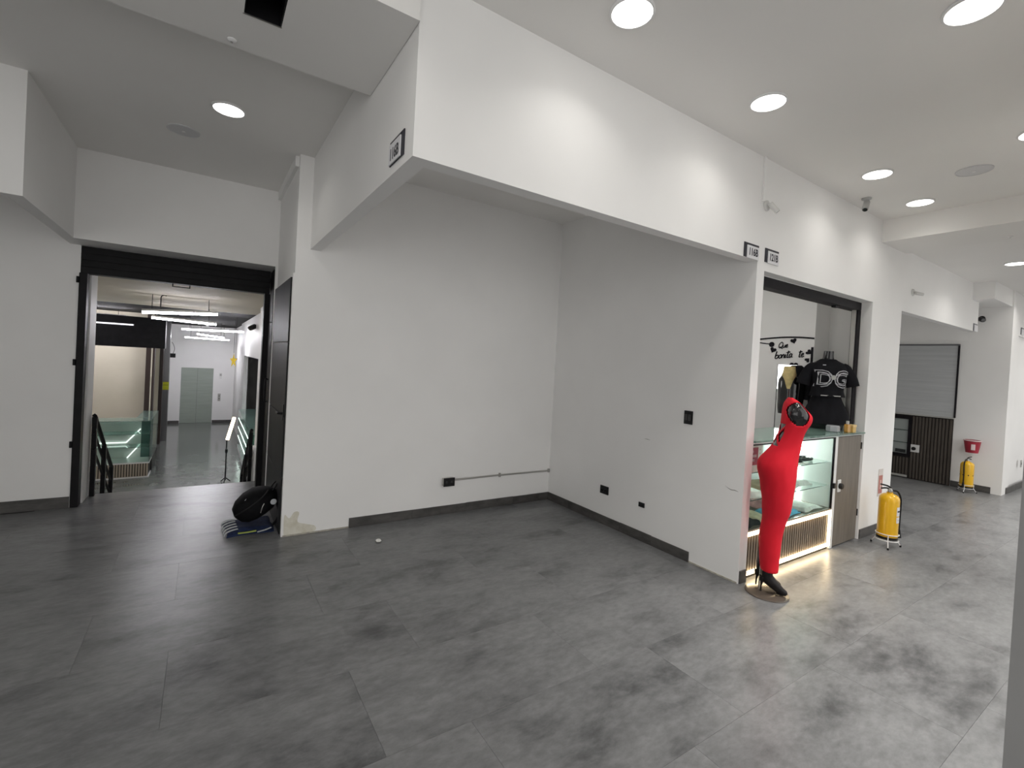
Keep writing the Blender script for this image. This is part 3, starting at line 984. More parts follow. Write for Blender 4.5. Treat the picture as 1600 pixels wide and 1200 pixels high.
MB().tube([(-0.02, 0.5, 0.34), (0.19, 0.5, 0.62)], 0.01, 4).build('led_line', lm, gc)

# long glass counter side along the hall
gs = empty('glass_counter', (-0.99, 12.99, ZL), 'long glass display counter running back towards the steel column', 'display counter')
bx('base', -0.2, 0.09, 0.0, 1.28, 0.002, 0.3, M_SLATBACK, gs)
bx('glass_side', 0.084, 0.09, 0.0, 1.28, 0.301, 1.19, M_GLASS, gs)
bx('glass_top', -0.2, 0.09, 0.0, 1.28, 1.191, 1.2, M_GLASSTOP, gs)
bx('back_panel', -0.2, -0.19, 0.0, 1.28, 0.301, 1.19, M_CAMGREY, gs)

ys = empty('notice', (-0.95, 16.9, 0.30), 'yellow notice on the steel column', 'sign')
bx('sheet', -0.10, 0.10, -0.006, -0.001, 0.0, 0.23, mat('yellow_print', (0.62, 0.62, 0.02), 0.5), ys)
bx('print_line', -0.09, 0.09, -0.008, -0.0062, 0.13, 0.15, mat('notice_print', (0.3, 0.34, 0.02), 0.6), ys)
jb = empty('junction_box', (-0.80, 16.85, 1.25), 'small dark box on the steel column with loose wire', 'box')
bx('case', -0.05, 0.08, -0.06, 0.049, 0, 0.12, M_BLACKP, jb, 0.004)
MB().tube(spline([(0.02, 0, 0.12), (0.05, 0, 0.25), (0.02, 0, 0.38), (-0.02, 0, 0.45)], 4), 0.006, 6).build('wire', M_BLACKP, jb, True)

# right lower shop: lit glass counters, dark back wall with hanging goods
rc = empty('glass_counter', (1.05, 10.6, ZL), 'brightly lit glass counter of the right lower shop', 'display counter')
bx('base', -0.2, 0.3, 0.0, 4.6, 0.002, 0.12, M_WHITELAM, rc)
bx('glass_side', -0.2, -0.194, 0.0, 4.6, 0.121, 1.1, M_GLASS, rc)
bx('glass_front', -0.193, 0.3, 0.0, 0.006, 0.121, 1.1, M_GLASS, rc)
bx('glass_top', -0.2, 0.3, 0.0, 4.6, 1.101, 1.112, M_GLASSTOP, rc)
for z in (0.36, 0.6, 0.85):
    bx('glass_shelf', -0.18, 0.29, 0.02, 4.58, z, z + 0.008, M_GLASSTOP, rc)
    bx('led_line', -0.19, -0.183, 0.02, 4.58, z + 0.01, z + 0.022, mat('led_line_cool', (1, 1, 1), 0.4, emit=(0.9, 1, 0.94), estr=14), rc)
bx('back_panel', 0.301, 0.32, 0.0, 4.6, 0.121, 1.1, M_WHITELAM, rc)
dw = empty('display_wall', (1.6, 12.0, ZL), 'dark display wall with shelves in the right lower shop', 'display wall')
bx('panel', 0.0, 0.05, -2.2, 3.4, 0.002, 2.7, M_BLACK, dw)
bx('shelf', -0.15, -0.001, -2.2, 3.4, 1.9, 1.92, M_STEEL, dw)
bx('shelf', -0.15, -0.001, -2.2, 3.4, 1.4, 1.42, M_STEEL, dw)
M_GOLD = mat('golden_hair', (0.45, 0.24, 0.04), 0.4, metal=0.3)
for k, (y, z, m_, s) in enumerate(((10.9, 1.0, M_GOLD, 1.0), (11.7, 0.95, M_BLACKP, 1.1), (12.6, 1.0, M_GOLD, 0.9))):
    r = empty('wig_stand', (1.15, y, ZL + 1.113), ('golden wig' if m_ is M_GOLD else 'black wig') + (' on a display head on the lit counter nearest the stair' if k == 0 else ' on a display head in the middle of the lit counter' if k == 1 else ' on a display head further back on the lit counter'), 'wig stand')
    MB().lathe([(0.07, 0.0), (0.07, 0.01), (0.045, 0.04), (0.045, 0.11), (0.075, 0.16), (0.085, 0.23), (0.06, 0.3), (0.02, 0.32)], 16).build('head', M_BEIGE, r, True)
    MB().lathe([(0.105 * s, 0.06), (0.115 * s, 0.12), (0.11 * s, 0.2), (0.105 * s, 0.28), (0.075 * s, 0.34), (0.02, 0.365)], 16, c=(0.02, 0, 0)).build('hair', m_, r, True)
# hanging star decoration
hs = empty('star_ornament', (0.62, 14.0, 1.3), 'yellow hanging ornament by the right lower shop', 'ornament')
MB().tube([(0, 0, 0.2), (0, 0, 1.055)], 0.004, 5).build('string', M_BLACK, hs)
star = []
for k in range(10):
    a = math.pi / 2 + k * math.pi / 5
    r_ = 0.11 if k % 2 == 0 else 0.045
    star.append((r_ * math.cos(a) * 0.8, r_ * math.sin(a) * 1.7))
MB().prism(star, lambda u, v_, d: (u, d - 0.02, v_), 0.04).build('star', mat('ornament_yellow', (0.5, 0.36, 0.02), 0.4), hs)
# tripod with LED light
lt = empty('led_stand', (0.455, 11.46, ZL), 'glowing warm LED panel on a black stand at the foot of the stair', 'lamp')
MB().tube([(0, 0, 0.04), (0.0, 0, 0.9)], 0.014, 8).build('pole', M_BLACKP, lt, True)
for a in (0.3, 2.4, 4.5):
    MB().tube([(0, 0, 0.10), (0.1 * math.cos(a), 0.1 * math.sin(a), 0.008)], 0.01, 6).build('leg', M_BLACKP, lt)
MB().lathe([(0.025, 0.62), (0.028, 0.66), (0.025, 0.70)], 10).build('collar', M_BLACKP, lt, True)
mx = Matrix.Translation((0.06, 0, 1.13)) @ Matrix.Rotation(math.radians(13), 4, 'Y')
MB().box(-0.032, 0.032, -0.012, 0.02, -0.25, 0.25, 0.01, mx=mx).build('panel_housing', M_RIM, lt)
MB().box(-0.03, 0.03, -0.026, -0.0125, -0.24, 0.24, 0.005, mx=mx).build('light_panel', mat('led_panel_warm', (1, 1, 1), 0.4, emit=(1.0, 0.72, 0.42), estr=14), lt)
# security camera bracket on the right
bullet('security_camera', (0.85, 10.9, 2.1), (-0.5, -0.7, -0.3), 'dark camera on the wall of the right lower shop', M_BLACKP, 0.05, 0.2, (-1, 0, 0))

# ================================================================= LIT SHOP
M_FRAME = nmix(mat('shop_frame_dark', (0.02, 0.018, 0.022), 0.5, spec=0.15), (0.009, 0.008, 0.010), (0.014, 0.012, 0.015), (8, 8, 8))
fr = empty('door_5', (0, 2.14, 0), 'dark metal shutter frame of the lit shop opening', kind='structure')
bx('header_rail', 3.70, 5.795, 0.0, 0.10, 2.405, 2.488, M_FRAME, fr, 0.004)
bx('side_rail', 5.715, 5.795, 0.0, 0.06, 1.135, 2.404, M_FRAME, fr, 0.004)
bx('guide_strip', 5.70, 5.714, 0.01, 0.05, 1.135, 2.404, M_STEEL, fr)
bx('bracket', 5.25, 5.33, 0.02, 0.06, 2.385, 2.404, M_BLACK, fr)

# counter
Y0 = 2.05
ct = empty('display_counter', (0, Y0, 0), 'lit glass display counter with LED lines and brown slatted front', 'display counter')
cx0, cx1 = 3.70, 5.17
bx('carcass', cx0, cx1, 0.03, 0.44, 0.05, 0.352, M_SLATBACK, ct)
ns = 36
for k in range(ns):
    x = cx0 + 0.01 + (cx1 - cx0 - 0.05) * k / ns
    bx('slat', x, x + 0.022, 0.012, 0.0295, 0.065, 0.345, M_SLAT, ct)
bx('plinth', cx0, cx1, 0.02, 0.44, 0.001, 0.049, M_SLATBACK, ct)
bx('led_line', cx0 + 0.004, cx1 - 0.004, -0.004, 0.012, 0.038, 0.062, M_LED, ct)
bx('led_line', cx0 + 0.004, cx1 - 0.004, -0.004, 0.012, 0.355, 0.385, M_LED, ct)
bx('led_line', cx1 - 0.026, cx1 - 0.004, -0.003, 0.012, 0.063, 0.354, M_LED, ct)
bx('deck', cx0, cx1, 0.0, 0.44, 0.387, 0.403, M_TAUPE, ct)
bx('back_panel', cx0, cx1, 0.44, 0.455, 0.05, 1.10, M_WHITELAM, ct)
bx('end_panel', cx1 - 0.012, cx1, 0.02, 0.44, 0.404, 1.10, M_WHITELAM, ct)
bx('glass_front', cx0 + 0.005, cx1 - 0.02, 0.004, 0.009, 0.405, 1.098, M_GLASS, ct)
bx('glass_edge', cx1 - 0.02, cx1 - 0.002, 0.0, 0.012, 0.405, 1.098, M_FRAME, ct)
bx('glass_edge', cx0 + 0.005, cx1 - 0.02, 0.0, 0.010, 1.089, 1.099, M_FRAME, ct)
for z in (0.62, 0.85):
    bx('glass_shelf', cx0 + 0.01, cx1 - 0.014, 0.04, 0.43, z, z + 0.007, M_SHELF, ct)
bx('led_line', cx0 + 0.02, cx1 - 0.03, 0.41, 0.425, 1.075, 1.09, M_LEDW, ct)
bx('led_line', cx1 - 0.028, cx1 - 0.0125, 0.30, 0.315, 0.42, 1.07, M_LEDW, ct)
bx('top_glass', cx0, 5.79, -0.02, 0.5, 1.113, 1.13, M_GLASSTOP, ct, 0.002)
bx('top_board', cx0, 5.78, 0.0, 0.46, 1.1015, 1.1125, M_WHITELAM, ct)
lk = bx('lock', cx1 - 0.02, cx1 + 0.012, -0.02, -0.001, 0.60, 0.65, M_BLACKP, ct, 0.004)
# door section
dd = MB()
bx('door_post', cx1 + 0.004, cx1 + 0.055, 0.0, 0.03, 0.002, 1.10, M_WHITELAM, ct, 0.002)
door = bx('door', cx1 + 0.06, 5.765, 0.004, 0.028, 0.012, 1.095, M_TAUPE, ct, 0.002)
bx('lock_plate', 5.265, 5.33, -0.006, 0.0035, 0.55, 0.67, M_WHITELAM, door, 0.003)
MB().lathe([(0.028, 0), (0.03, 0.02), (0.024, 0.03)], 16, c=(5.30, -0.006, 0.61), mx=Matrix.Rotation(math.pi / 2, 4, 'X')).build('knob', M_BLACKP, door, True)
for z in (0.25, 0.95):
    bx('hinge', 5.766, 5.776, -0.002, 0.01, z, z + 0.07, M_BLACK, ct)
bx('cabinet_side', 5.767, 5.79, 0.0285, 0.44, 0.002, 1.10, M_WHITELAM, ct)

# goods in the counter
GOODS = 'folded goods inside the lit counter'


def folded(x0, x1, y0, y1, z0, z1, m_, label, seed, amp=0.004):
    cx, cy = (x0 + x1) / 2, Y0 + (y0 + y1) / 2
    o = cloth_slab(x0 - cx, x1 - cx, Y0 + y0 - cy, Y0 + y1 - cy, 0.001, z1 - z0, 14, 10, seed, amp).build('folded_garment', m_, None, True)
    o.location = (cx, cy, z0)
    return tag(o, label, 'garment', GOODS)


def clothm(name, a):
    return nmix(mat(name, a, 0.85, spec=0.2), tuple(c * 0.85 for c in a), tuple(min(1, c * 1.12) for c in a), (20, 20, 20), 3)


M_G1 = clothm('garment_charcoal', (0.03, 0.032, 0.033))
M_G2 = clothm('garment_offwhite', (0.72, 0.71, 0.68))
M_G3 = clothm('garment_brown', (0.16, 0.12, 0.08))
M_G4 = clothm('garment_skyblue', (0.16, 0.48, 0.68))
M_G5 = clothm('garment_pink', (0.75, 0.42, 0.42))
M_G6 = clothm('garment_cream', (0.75, 0.68, 0.5))
M_G7 = clothm('garment_olive', (0.16, 0.14, 0.08))
s2, s1, s0 = 0.8585, 0.6285, 0.4045
folded(4.28, 4.72, 0.06, 0.34, s2, s2 + 0.045, M_G1, 'charcoal folded garment on the top glass shelf', 11)
tag(bx('tray', 4.25, 4.74, Y0 + 0.045, Y0 + 0.055, s2 + 0.0005, s2 + 0.018, M_G2), 'white price strip in front of the charcoal garment', 'strip', GOODS)
# coiled belt
b = MB()
pts = []
for k in range(40):
    a = k / 39 * 4 * math.pi
    r_ = 0.03 + 0.045 * k / 39
    pts.append((4.9 + r_ * math.cos(a) * 1.7, Y0 + 0.18 + r_ * math.sin(a), s2 + 0.018))
b.tube(pts, 0.016, 6, flat=1.0)
tag(b.build('belt', M_BLACKP, None, True), 'coiled black belt on the top glass shelf', 'belt', GOODS)
folded(4.12, 4.52, 0.08, 0.36, s1, s1 + 0.05, M_G3, 'brown folded garment on the lower glass shelf', 13)
folded(4.54, 4.95, 0.10, 0.36, s1, s1 + 0.045, M_G2, 'off-white folded garment beside the brown one', 14)
folded(3.74, 4.05, 0.06, 0.34, s1, s1 + 0.05, M_G2, 'off-white folded garment on the lower glass shelf beside the dividing wall', 15)
folded(4.22, 4.66, 0.045, 0.26, s0, s0 + 0.04, M_G4, 'sky blue folded garment at the bottom of the counter', 16)
folded(4.40, 4.80, 0.27, 0.42, s0, s0 + 0.075, M_G5, 'pink folded garment behind the sky blue one', 17)
folded(4.70, 5.06, 0.045, 0.25, s0, s0 + 0.03, M_G2, 'off-white folded garment beside the sky blue one', 18)
folded(3.98, 4.2, 0.045, 0.3, s0, s0 + 0.035, M_G6, 'cream folded garment at the bottom of the counter', 19)
folded(3.73, 3.96, 0.14, 0.4, s0, s0 + 0.10, M_G7, 'olive folded garment in the bottom corner of the counter', 20)
folded(3.73, 3.95, 0.035, 0.125, s0, s0 + 0.045, M_G1, 'charcoal folded garment in front of the olive one', 21)
# printed poster behind the glass
ps = empty('poster', (3.80, Y0 + 0.02, 0.8585), 'small red and white printed card on the top shelf of the counter', 'poster')
bx('card', -0.09, 0.13, 0.02, 0.024, 0.0, 0.22, M_G2, ps)
bx('red_print', -0.085, 0.055, 0.0185, 0.0198, 0.06, 0.205, mat('poster_red', (0.32, 0.03, 0.06), 0.5), ps)
for k, (a0, a1, z) in enumerate(((-0.06, -0.015, 0.16), (-0.06, 0.03, 0.125), (-0.06, 0.0, 0.09))):
    bx('print_block', a0, a1, 0.0172, 0.0183, z, z + 0.022, mat('poster_pale', (0.55, 0.35, 0.38), 0.5), ps)
for k in range(5):
    bx('print_dot', 0.08, 0.09, 0.0185, 0.0198, 0.06 + k * 0.03, 0.068 + k * 0.03, mat('poster_pink', (0.5, 0.15, 0.2), 0.5), ps)
bx('stand', -0.1, 0.14, 0.0255, 0.1, 0.0, 0.02, M_BLACKP, ps)

# items on the counter
bt = empty('perfume_bottle', (5.47, Y0 + 0.025, 1.13), 'amber glass bottle with grey cap on the counter', 'bottle')
M_AMBER = mat('amber_glass', (0.5, 0.26, 0.04), 0.15, coat=0.5)
bx('bottle_body', -0.03, 0.03, -0.02, 0.02, 0.001, 0.085, M_AMBER, bt, 0.008)
MB().lathe([(0.014, 0.0855), (0.014, 0.115), (0.01, 0.118)], 14).build('cap', M_CAMGREY, bt, True)
gb = empty('gift_box', (5.56, Y0 + 0.018, 1.13), 'small golden box beside the amber bottle on the counter', 'box')
bx('box_body', -0.035, 0.035, -0.025, 0.025, 0.001, 0.055, mat('gold_card', (0.6, 0.4, 0.12), 0.45), gb, 0.003)
bx('box_lid', -0.038, 0.038, -0.028, 0.028, 0.0555, 0.08, mat('gold_card_light', (0.68, 0.5, 0.22), 0.45), gb, 0.003)
hx = MB()
hx.lathe([(0.055, 0.001), (0.06, 0.008), (0.06, 0.055), (0.05, 0.065)], 6)
tag(hx.build('glass_block', mat('grey_glass', (0.35, 0.36, 0.38), 0.2), loc=(5.36, Y0 + 0.11, 1.13)), 'grey hexagonal block on the counter', 'block')

# ---- wall decoration on the side wall (x = 5.85, faces -X)
XA = 5.85
M_DECO = mat('black_vinyl', (0.010, 0.009, 0.013), 0.6, spec=0.15)


def wallpt(y, z, d=0.004):
    return (XA - d, y, z)


def deco(name, pts2, r_, label, cat, sp=True, n=5):
    p = [wallpt(y, z, 0.005) for y, z in pts2]
    if sp:
        p = spline(p, n)
    o = MB().tube(p, r_, 6).build(name, M_DECO, None, True)
    return tag(o, label, cat)


deco('arch_line', [(3.5, 2.10), (3.24, 2.119), (3.07, 2.132), (2.907, 2.139), (2.75, 2.134), (2.604, 2.121)], 0.009, 'thick curved black line on the wall above the script lettering', 'wall decal')
deco('bow_line', [(3.5, 2.10), (3.3, 2.084), (3.2, 2.07), (3.095, 2.056)], 0.006, 'thin black line ending in a dot left of the script lettering', 'wall decal')


def heart(y, z, s, label, rot=0.0):
    o = []
    for k in range(28):
        t = 2 * math.pi * k / 28
        hx_ = 16 * math.sin(t) ** 3 / 17
        hz_ = (13 * math.cos(t) - 5 * math.cos(2 * t) - 2 * math.cos(3 * t) - math.cos(4 * t)) / 17
        o.append((hx_ * math.cos(rot) - hz_ * math.sin(rot), hx_ * math.sin(rot) + hz_ * math.cos(rot)))
    ob = MB().prism(o, lambda u, v_, d: (XA - 0.001 - d, y - u * s, z + v_ * s), 0.006).build('heart_decal', M_DECO)
    tag(ob, label, 'wall decal')


heart(3.063, 1.985, 0.04, 'black heart left of the word Que', -0.4)
heart(2.81, 1.80, 0.05, 'black heart under the word bonita')
heart(2.83, 2.095, 0.036, 'black heart hanging below the curved line', 0.3)
ob = MB().lathe([(0.032, 0), (0.032, 0.006), (0.02, 0.008)], 16, mx=Matrix.Rotation(-math.pi / 2, 4, 'Y')).build('dot_decal', M_DECO, loc=(XA - 0.001, 3.085, 2.052))
tag(ob, 'black round dot at the end of the thin line', 'wall decal')
# tall post decal with leaf shapes
ob = MB()
ob.box(XA - 0.008, XA - 0.001, 2.606, 2.63, 1.3, 2.02)
tag(ob.build('post_decal', M_DECO), 'black vertical strip on the wall edge by the shirt form', 'wall decal')
heart(2.655, 1.96, 0.034, 'black leaf shape beside the vertical strip, upper one', 0.9)
heart(2.665, 1.87, 0.03, 'black leaf shape beside the vertical strip, lower one', 2.4)

# script lettering as strokes; u to the right (towards -y), v up, unit = x-height
STROKES = {
    'Q': [[(0.9, 1.9), (0.35, 1.7), (0.1, 1.0), (0.3, 0.2), (0.9, 0.1), (1.3, 0.8), (1.25, 1.6), (0.8, 2.0), (0.55, 1.8)], [(0.6, 0.5), (1.0, 0.1), (1.5, -0.35)]],
    'u': [[(0.0, 0.9), (0.05, 0.2), (0.35, 0.0), (0.65, 0.4), (0.7, 0.95)], [(0.7, 0.95), (0.68, 0.25), (0.95, 0.05)]],
    'e': [[(0.0, 0.4), (0.45, 0.6), (0.45, 0.95), (0.15, 0.9), (0.05, 0.4), (0.3, 0.0), (0.75, 0.2)]],
    'b': [[(0.1, 1.9), (0.0, 0.9), (0.05, 0.1), (0.45, 0.0), (0.75, 0.4), (0.55, 0.9), (0.1, 0.7)]],
    'o': [[(0.4, 0.95), (0.05, 0.6), (0.2, 0.05), (0.6, 0.15), (0.65, 0.75), (0.35, 0.95), (0.8, 0.8)]],
    'n': [[(0.0, 0.9), (0.02, 0.0)], [(0.02, 0.5), (0.35, 0.95), (0.55, 0.6), (0.58, 0.1), (0.8, 0.05)]],
    'i': [[(0.05, 0.9), (0.05, 0.15), (0.3, 0.05)], [(0.08, 1.3), (0.1, 1.36)]],
    't': [[(0.2, 1.8), (0.15, 0.4), (0.25, 0.02), (0.55, 0.1)], [(-0.15, 1.35), (0.65, 1.45)]],
    'a': [[(0.6, 0.85), (0.2, 0.95), (0.02, 0.4), (0.25, 0.0), (0.6, 0.4), (0.65, 0.9)], [(0.65, 0.9), (0.62, 0.2), (0.9, 0.05)]],
}
ADV = {'Q': 1.5, 'u': 0.95, 'e': 0.75, 'b': 0.85, 'o': 0.82, 'n': 0.82, 'i': 0.35, 't': 0.6, 'a': 0.9}


def script_word(word, y, z, s, slope, label):
    root = empty('script_lettering', (XA, y, z), label, 'lettering', 'black script lettering on the shop wall')
    u = 0
    for ch in word:
        b = MB()
        for stv in STROKES[ch]:
            pts = [(-0.006, -(u + p[0] + 0.18 * p[1]) * s, (p[1] + (u + p[0]) * slope) * s) for p in stv]
            b.tube(spline(pts, 5), 0.125 * s, 6)
        b.build('letter', M_DECO, root, True)
        u += ADV[ch]


script_word('Que', 3.005, 2.005, 0.036, 0.12, 'black script word Que on the shop wall')
script_word('bonita', 3.035, 1.878, 0.047, 0.10, 'black script word bonita on the shop wall')
script_word('te', 2.765, 1.90, 0.045, 0.10, 'black script word te on the shop wall')

# mirror on the side wall
M_MIRROR = mat('mirror_glass', (0.9, 0.92, 0.92), 0.03, metal=1.0)
mi = empty('wall_mirror', (XA, 2.87, 1.0), 'narrow tall wall mirror below the script lettering', 'mirror')
bx('mirror_glass', -0.012, -0.001, -0.12, 0.115, 0.0, 0.805, M_MIRROR, mi)
bx('mirror_edge', -0.014, -0.001, 0.1155, 0.122, 0.0, 0.81, M_BLACK, mi)

# added unseen ceiling lights that brighten the shop interior
round_light(4.75, 2.75, ZC, 'added unseen ceiling downlight brightening the lit shop', GL)
round_light(4.75, 3.75, ZC, 'added unseen ceiling downlight brightening the back of the lit shop', GL)

# ---- torso forms


def torso_sections(sec, nf, seg=40, power=0.9):
    rings = []
    for (z, cf, hd, hw) in sec:
        r = []
        for k in range(seg):
            a = 2 * math.pi * k / seg
            ca, sa = math.cos(a), math.sin(a)
            r.append(Vector((cf + hd * math.copysign(abs(ca) ** power, ca), hw * math.copysign(abs(sa) ** power, sa), z)))
        rings.append(r)
    return rings


def loft(rings, caps=True):
    b = MB()
    prev = None
    for r in rings:
        q = b.ring(r)
        if prev:
            b.bridge(prev, q)
        elif caps:
            b.cap(q, True)
        prev = q
    if caps:
        b.cap(prev)
    return b


def interp(sec, n):
    P = [Vector((s[1], s[2], s[3])) for s in sec]
    zs = [Vector((s[0], 0, 0)) for s in sec]
    A = spline(P, n)
    Z = spline(zs, n)
    return [(z.x, p.x, max(p.y, 0.004), max(p.z, 0.004)) for z, p in zip(Z, A)]


M_SHIRT = nmix(mat('shirt_black_cotton', (0.008, 0.008, 0.010), 0.85, spec=0.2), (0.006, 0.006, 0.008), (0.011, 0.011, 0.014), (14, 14, 6), 3)
tf = empty('shirt_form', (5.59, 2.335, 1.13), 'black torso form in a cropped black tee with DG print standing on the counter', 'torso form', rz=math.atan2(-0.60, -0.70))
secs = interp([(0.001, 0, 0.085, 0.165), (0.10, 0, 0.10, 0.175), (0.2, 0, 0.105, 0.165), (0.3, 0, 0.095, 0.135), (0.37, 0, 0.085, 0.118), (0.42, 0.005, 0.085, 0.12),
               (0.5, 0.012, 0.10, 0.14), (0.58, 0.015, 0.108, 0.155), (0.66, 0.0, 0.085, 0.165), (0.70, -0.01, 0.065, 0.15), (0.73, -0.015, 0.05, 0.085), (0.755, -0.015, 0.045, 0.052), (0.83, -0.008, 0.042, 0.045)], 4)
loft(torso_sections(secs, 0)).build('form_body', M_GLOSSBLACK, tf, True)
tee = interp([(0.345, 0.005, 0.12, 0.165), (0.36, 0.005, 0.118, 0.162), (0.42, 0.006, 0.112, 0.15), (0.5, 0.014, 0.118, 0.16), (0.58, 0.016, 0.122, 0.170), (0.65, 0.0, 0.10, 0.178), (0.69, -0.01, 0.078, 0.162), (0.725, -0.014, 0.062, 0.10), (0.745, -0.014, 0.056, 0.07)], 4)
loft(torso_sections(tee, 0), False).build('tee', M_SHIRT, tf, True)
bx('hem_band', 0.116, 0.122, -0.09, 0.09, 0.352, 0.362, M_CAMGREY, tf)
for s in (-1, 1):
    sl = MB()
    sl.tube(spline([(0.0, s * 0.125, 0.665), (0.0, s * 0.172, 0.625), (0.0, s * 0.212, 0.54), (0.0, s * 0.232, 0.465)], 4), [0.05, 0.054, 0.056, 0.057, 0.058, 0.059, 0.06, 0.061, 0.062, 0.063, 0.064, 0.065, 0.066], 14)
    sl.build('sleeve', M_SHIRT, tf, True)
sk = interp([(0.06, 0, 0.155, 0.235), (0.14, 0, 0.145, 0.215), (0.24, 0, 0.122, 0.175), (0.32, 0, 0.105, 0.14), (0.35, 0, 0.10, 0.13)], 4)
loft(torso_sections(sk, 0), False).build('skirt', M_SHIRT, tf, True)


def chest(u, v_, d):
    """flat print wrapped on the front of the tee; forward is +x of the form"""
    z = 0.525 + v_
    best = min(tee, key=lambda s: abs(s[0] - z))
    y = u + 0.01
    k = max(0.0, 1 - abs(y / best[3]) ** (2 / 0.9)) ** (0.9 / 2)
    return (best[1] + best[2] * k + 0.004 + d, y, z)


M_PRINT = mat('print_white', (0.55, 0.55, 0.58), 0.7)
text_mesh('print_outline', 'DG', 0.255, M_PRINT, tf, chest, outline=0.0045, sx=0.92)
text_mesh('print_outline', 'DG', 0.175, M_PRINT, tf, chest, outline=0.003, sx=1.12)
text_mesh('print_fill', 'DG', 0.21, mat('print_grey', (0.03, 0.03, 0.035), 0.7), tf, lambda u, v_, d: chest(u, v_, d * 0.2 - 0.001), 0.001, sx=1.0)
ob = MB().lathe([(0.024, 0), (0.024, 0.004), (0.016, 0.005)], 16, mx=Matrix.Rotation(math.pi / 2, 4, 'Y')).build('print_emblem', M_CAMGREY, tf)
ob.location = Vector(chest(0.0, 0.025, 0.0))
bx('care_tag', 0.075, 0.078, -0.075, -0.045, 0.675, 0.683, M_PRINT, tf)

# second form with cream top, black jacket beside it
f2 = empty('bust_form', (5.47, 2.67, 0), 'black bust form wearing a cream top in front of the wall mirror', 'torso form', rz=math.atan2(-0.42, -0.907))
Z1 = 1.13


def up(sec):
    return [(q[0] + Z1, q[1], q[2], q[3]) for q in sec]


secs2 = interp(up([(0.12, 0, 0.06, 0.09), (0.2, 0, 0.07, 0.10), (0.3, 0, 0.07, 0.10), (0.42, 0, 0.075, 0.105), (0.5, 0, 0.07, 0.10), (0.55, 0, 0.05, 0.07), (0.6, 0, 0.035, 0.04)]), 4)
loft(torso_sections(secs2, 0)).build('form_body', M_GLOSSBLACK, f2, True)
MB().tube([(0, 0, 0.019), (0, 0, Z1 + 0.13)], 0.018, 10).build('pole', M_BLACKP, f2, True)
MB().lathe([(0.15, 0.001), (0.15, 0.012), (0.03, 0.02)], 24).build('foot', M_BLACKP, f2, True)
top = interp(up([(0.40, 0, 0.082, 0.03), (0.43, 0, 0.084, 0.045), (0.48, 0, 0.086, 0.058), (0.545, 0, 0.084, 0.07), (0.6, 0, 0.075, 0.062), (0.65, 0, 0.05, 0.055)]), 4)
loft(torso_sections(top, 0), False).build('top', clothm('garment_tan', (0.62, 0.5, 0.24)), f2, True)
f3 = empty('jacket_form', (5.73, 2.72, 0), 'black jacket on a slim floor stand beside the cream top', 'torso form', rz=math.atan2(-0.42, -0.907))
secs3 = interp(up([(0.2, 0, 0.06, 0.08), (0.3, 0, 0.07, 0.09), (0.42, 0, 0.08, 0.10), (0.55, 0, 0.07, 0.11), (0.62, 0, 0.05, 0.10), (0.67, 0, 0.03, 0.05)]), 4)
loft(torso_sections(secs3, 0)).build('jacket', M_SHIRT, f3, True)
MB().tube([(0, 0, 0.019), (0, 0, Z1 + 0.21)], 0.018, 10).build('pole', M_BLACKP, f3, True)
MB().lathe([(0.1, 0.001), (0.1, 0.012), (0.03, 0.02)], 24).build('foot', M_BLACKP, f3, True)
for s in (-1, 1):
    MB().tube(spline([(0, s * 0.08, Z1 + 0.6), (0, s * 0.115, Z1 + 0.54), (0.01, s * 0.125, Z1 + 0.4), (0.02, s * 0.12, Z1 + 0.28)], 4), 0.035, 12).build('sleeve', M_SHIRT, f3, True)
# added glow panel on the dividing wall, whitens the mirror and brightens the shop
lpn = empty('fill_panel', (3.693, 3.98, 1.45), 'added white glow panel on the shop inner wall, there to brighten the mirror', 'lamp')
bx('frame', 0.001, 0.02, -0.22, 0.22, 0.0, 0.62, M_RIM, lpn, 0.003)
bx('diffuser', 0.0205, 0.026, -0.205, 0.205, 0.015, 0.605, mat('fill_panel_glow', (1, 1, 1), 0.4, emit=(1.0, 0.98, 0.95), estr=7.0), lpn)

# ================================================================= RED DRESS MANNEQUIN
MF = Vector((0.62, -0.785, 0)).normalized()
mn = empty('mannequin', (3.636, 1.835, 0), 'headless black mannequin in a long red sleeveless dress and black heels', 'mannequin', rz=math.atan2(MF.y, MF.x))
# local x = forward, local -y = her right side (towards the camera side of the hall)
CY = 0.055
SIL = [(0.185, 0.006, 0.060, 0.085), (0.263, 0.004, 0.067, 0.09), (0.336, 0.004, 0.071, 0.10), (0.41, 0.004, 0.076, 0.105), (0.484, 0.012, 0.077, 0.11), (0.56, 0.026, 0.081, 0.12), (0.634, 0.035, 0.094, 0.135),
       (0.707, 0.037, 0.10, 0.148), (0.78, 0.033, 0.109, 0.158), (0.853, 0.031, 0.118, 0.165), (0.924, 0.024, 0.130, 0.168), (0.973, 0.022, 0.133, 0.166), (1.012, 0.028, 0.130, 0.158), (1.048, 0.041, 0.119, 0.146),
       (1.084, 0.058, 0.108, 0.133), (1.124, 0.075, 0.097, 0.122), (1.174, 0.088, 0.089, 0.118), (1.223, 0.102, 0.084, 0.122), (1.273, 0.116, 0.087, 0.132), (1.322, 0.131, 0.097, 0.142), (1.371, 0.133, 0.096, 0.150),
       (1.417, 0.116, 0.074, 0.152), (1.452, 0.104, 0.056, 0.135), (1.475, 0.097, 0.040, 0.105), (1.492, 0.090, 0.024, 0.07), (1.502, 0.087, 0.011, 0.045)]
SI = interp(SIL, 5)
leg_r = Vector((0.0, 0.0, 0.0))


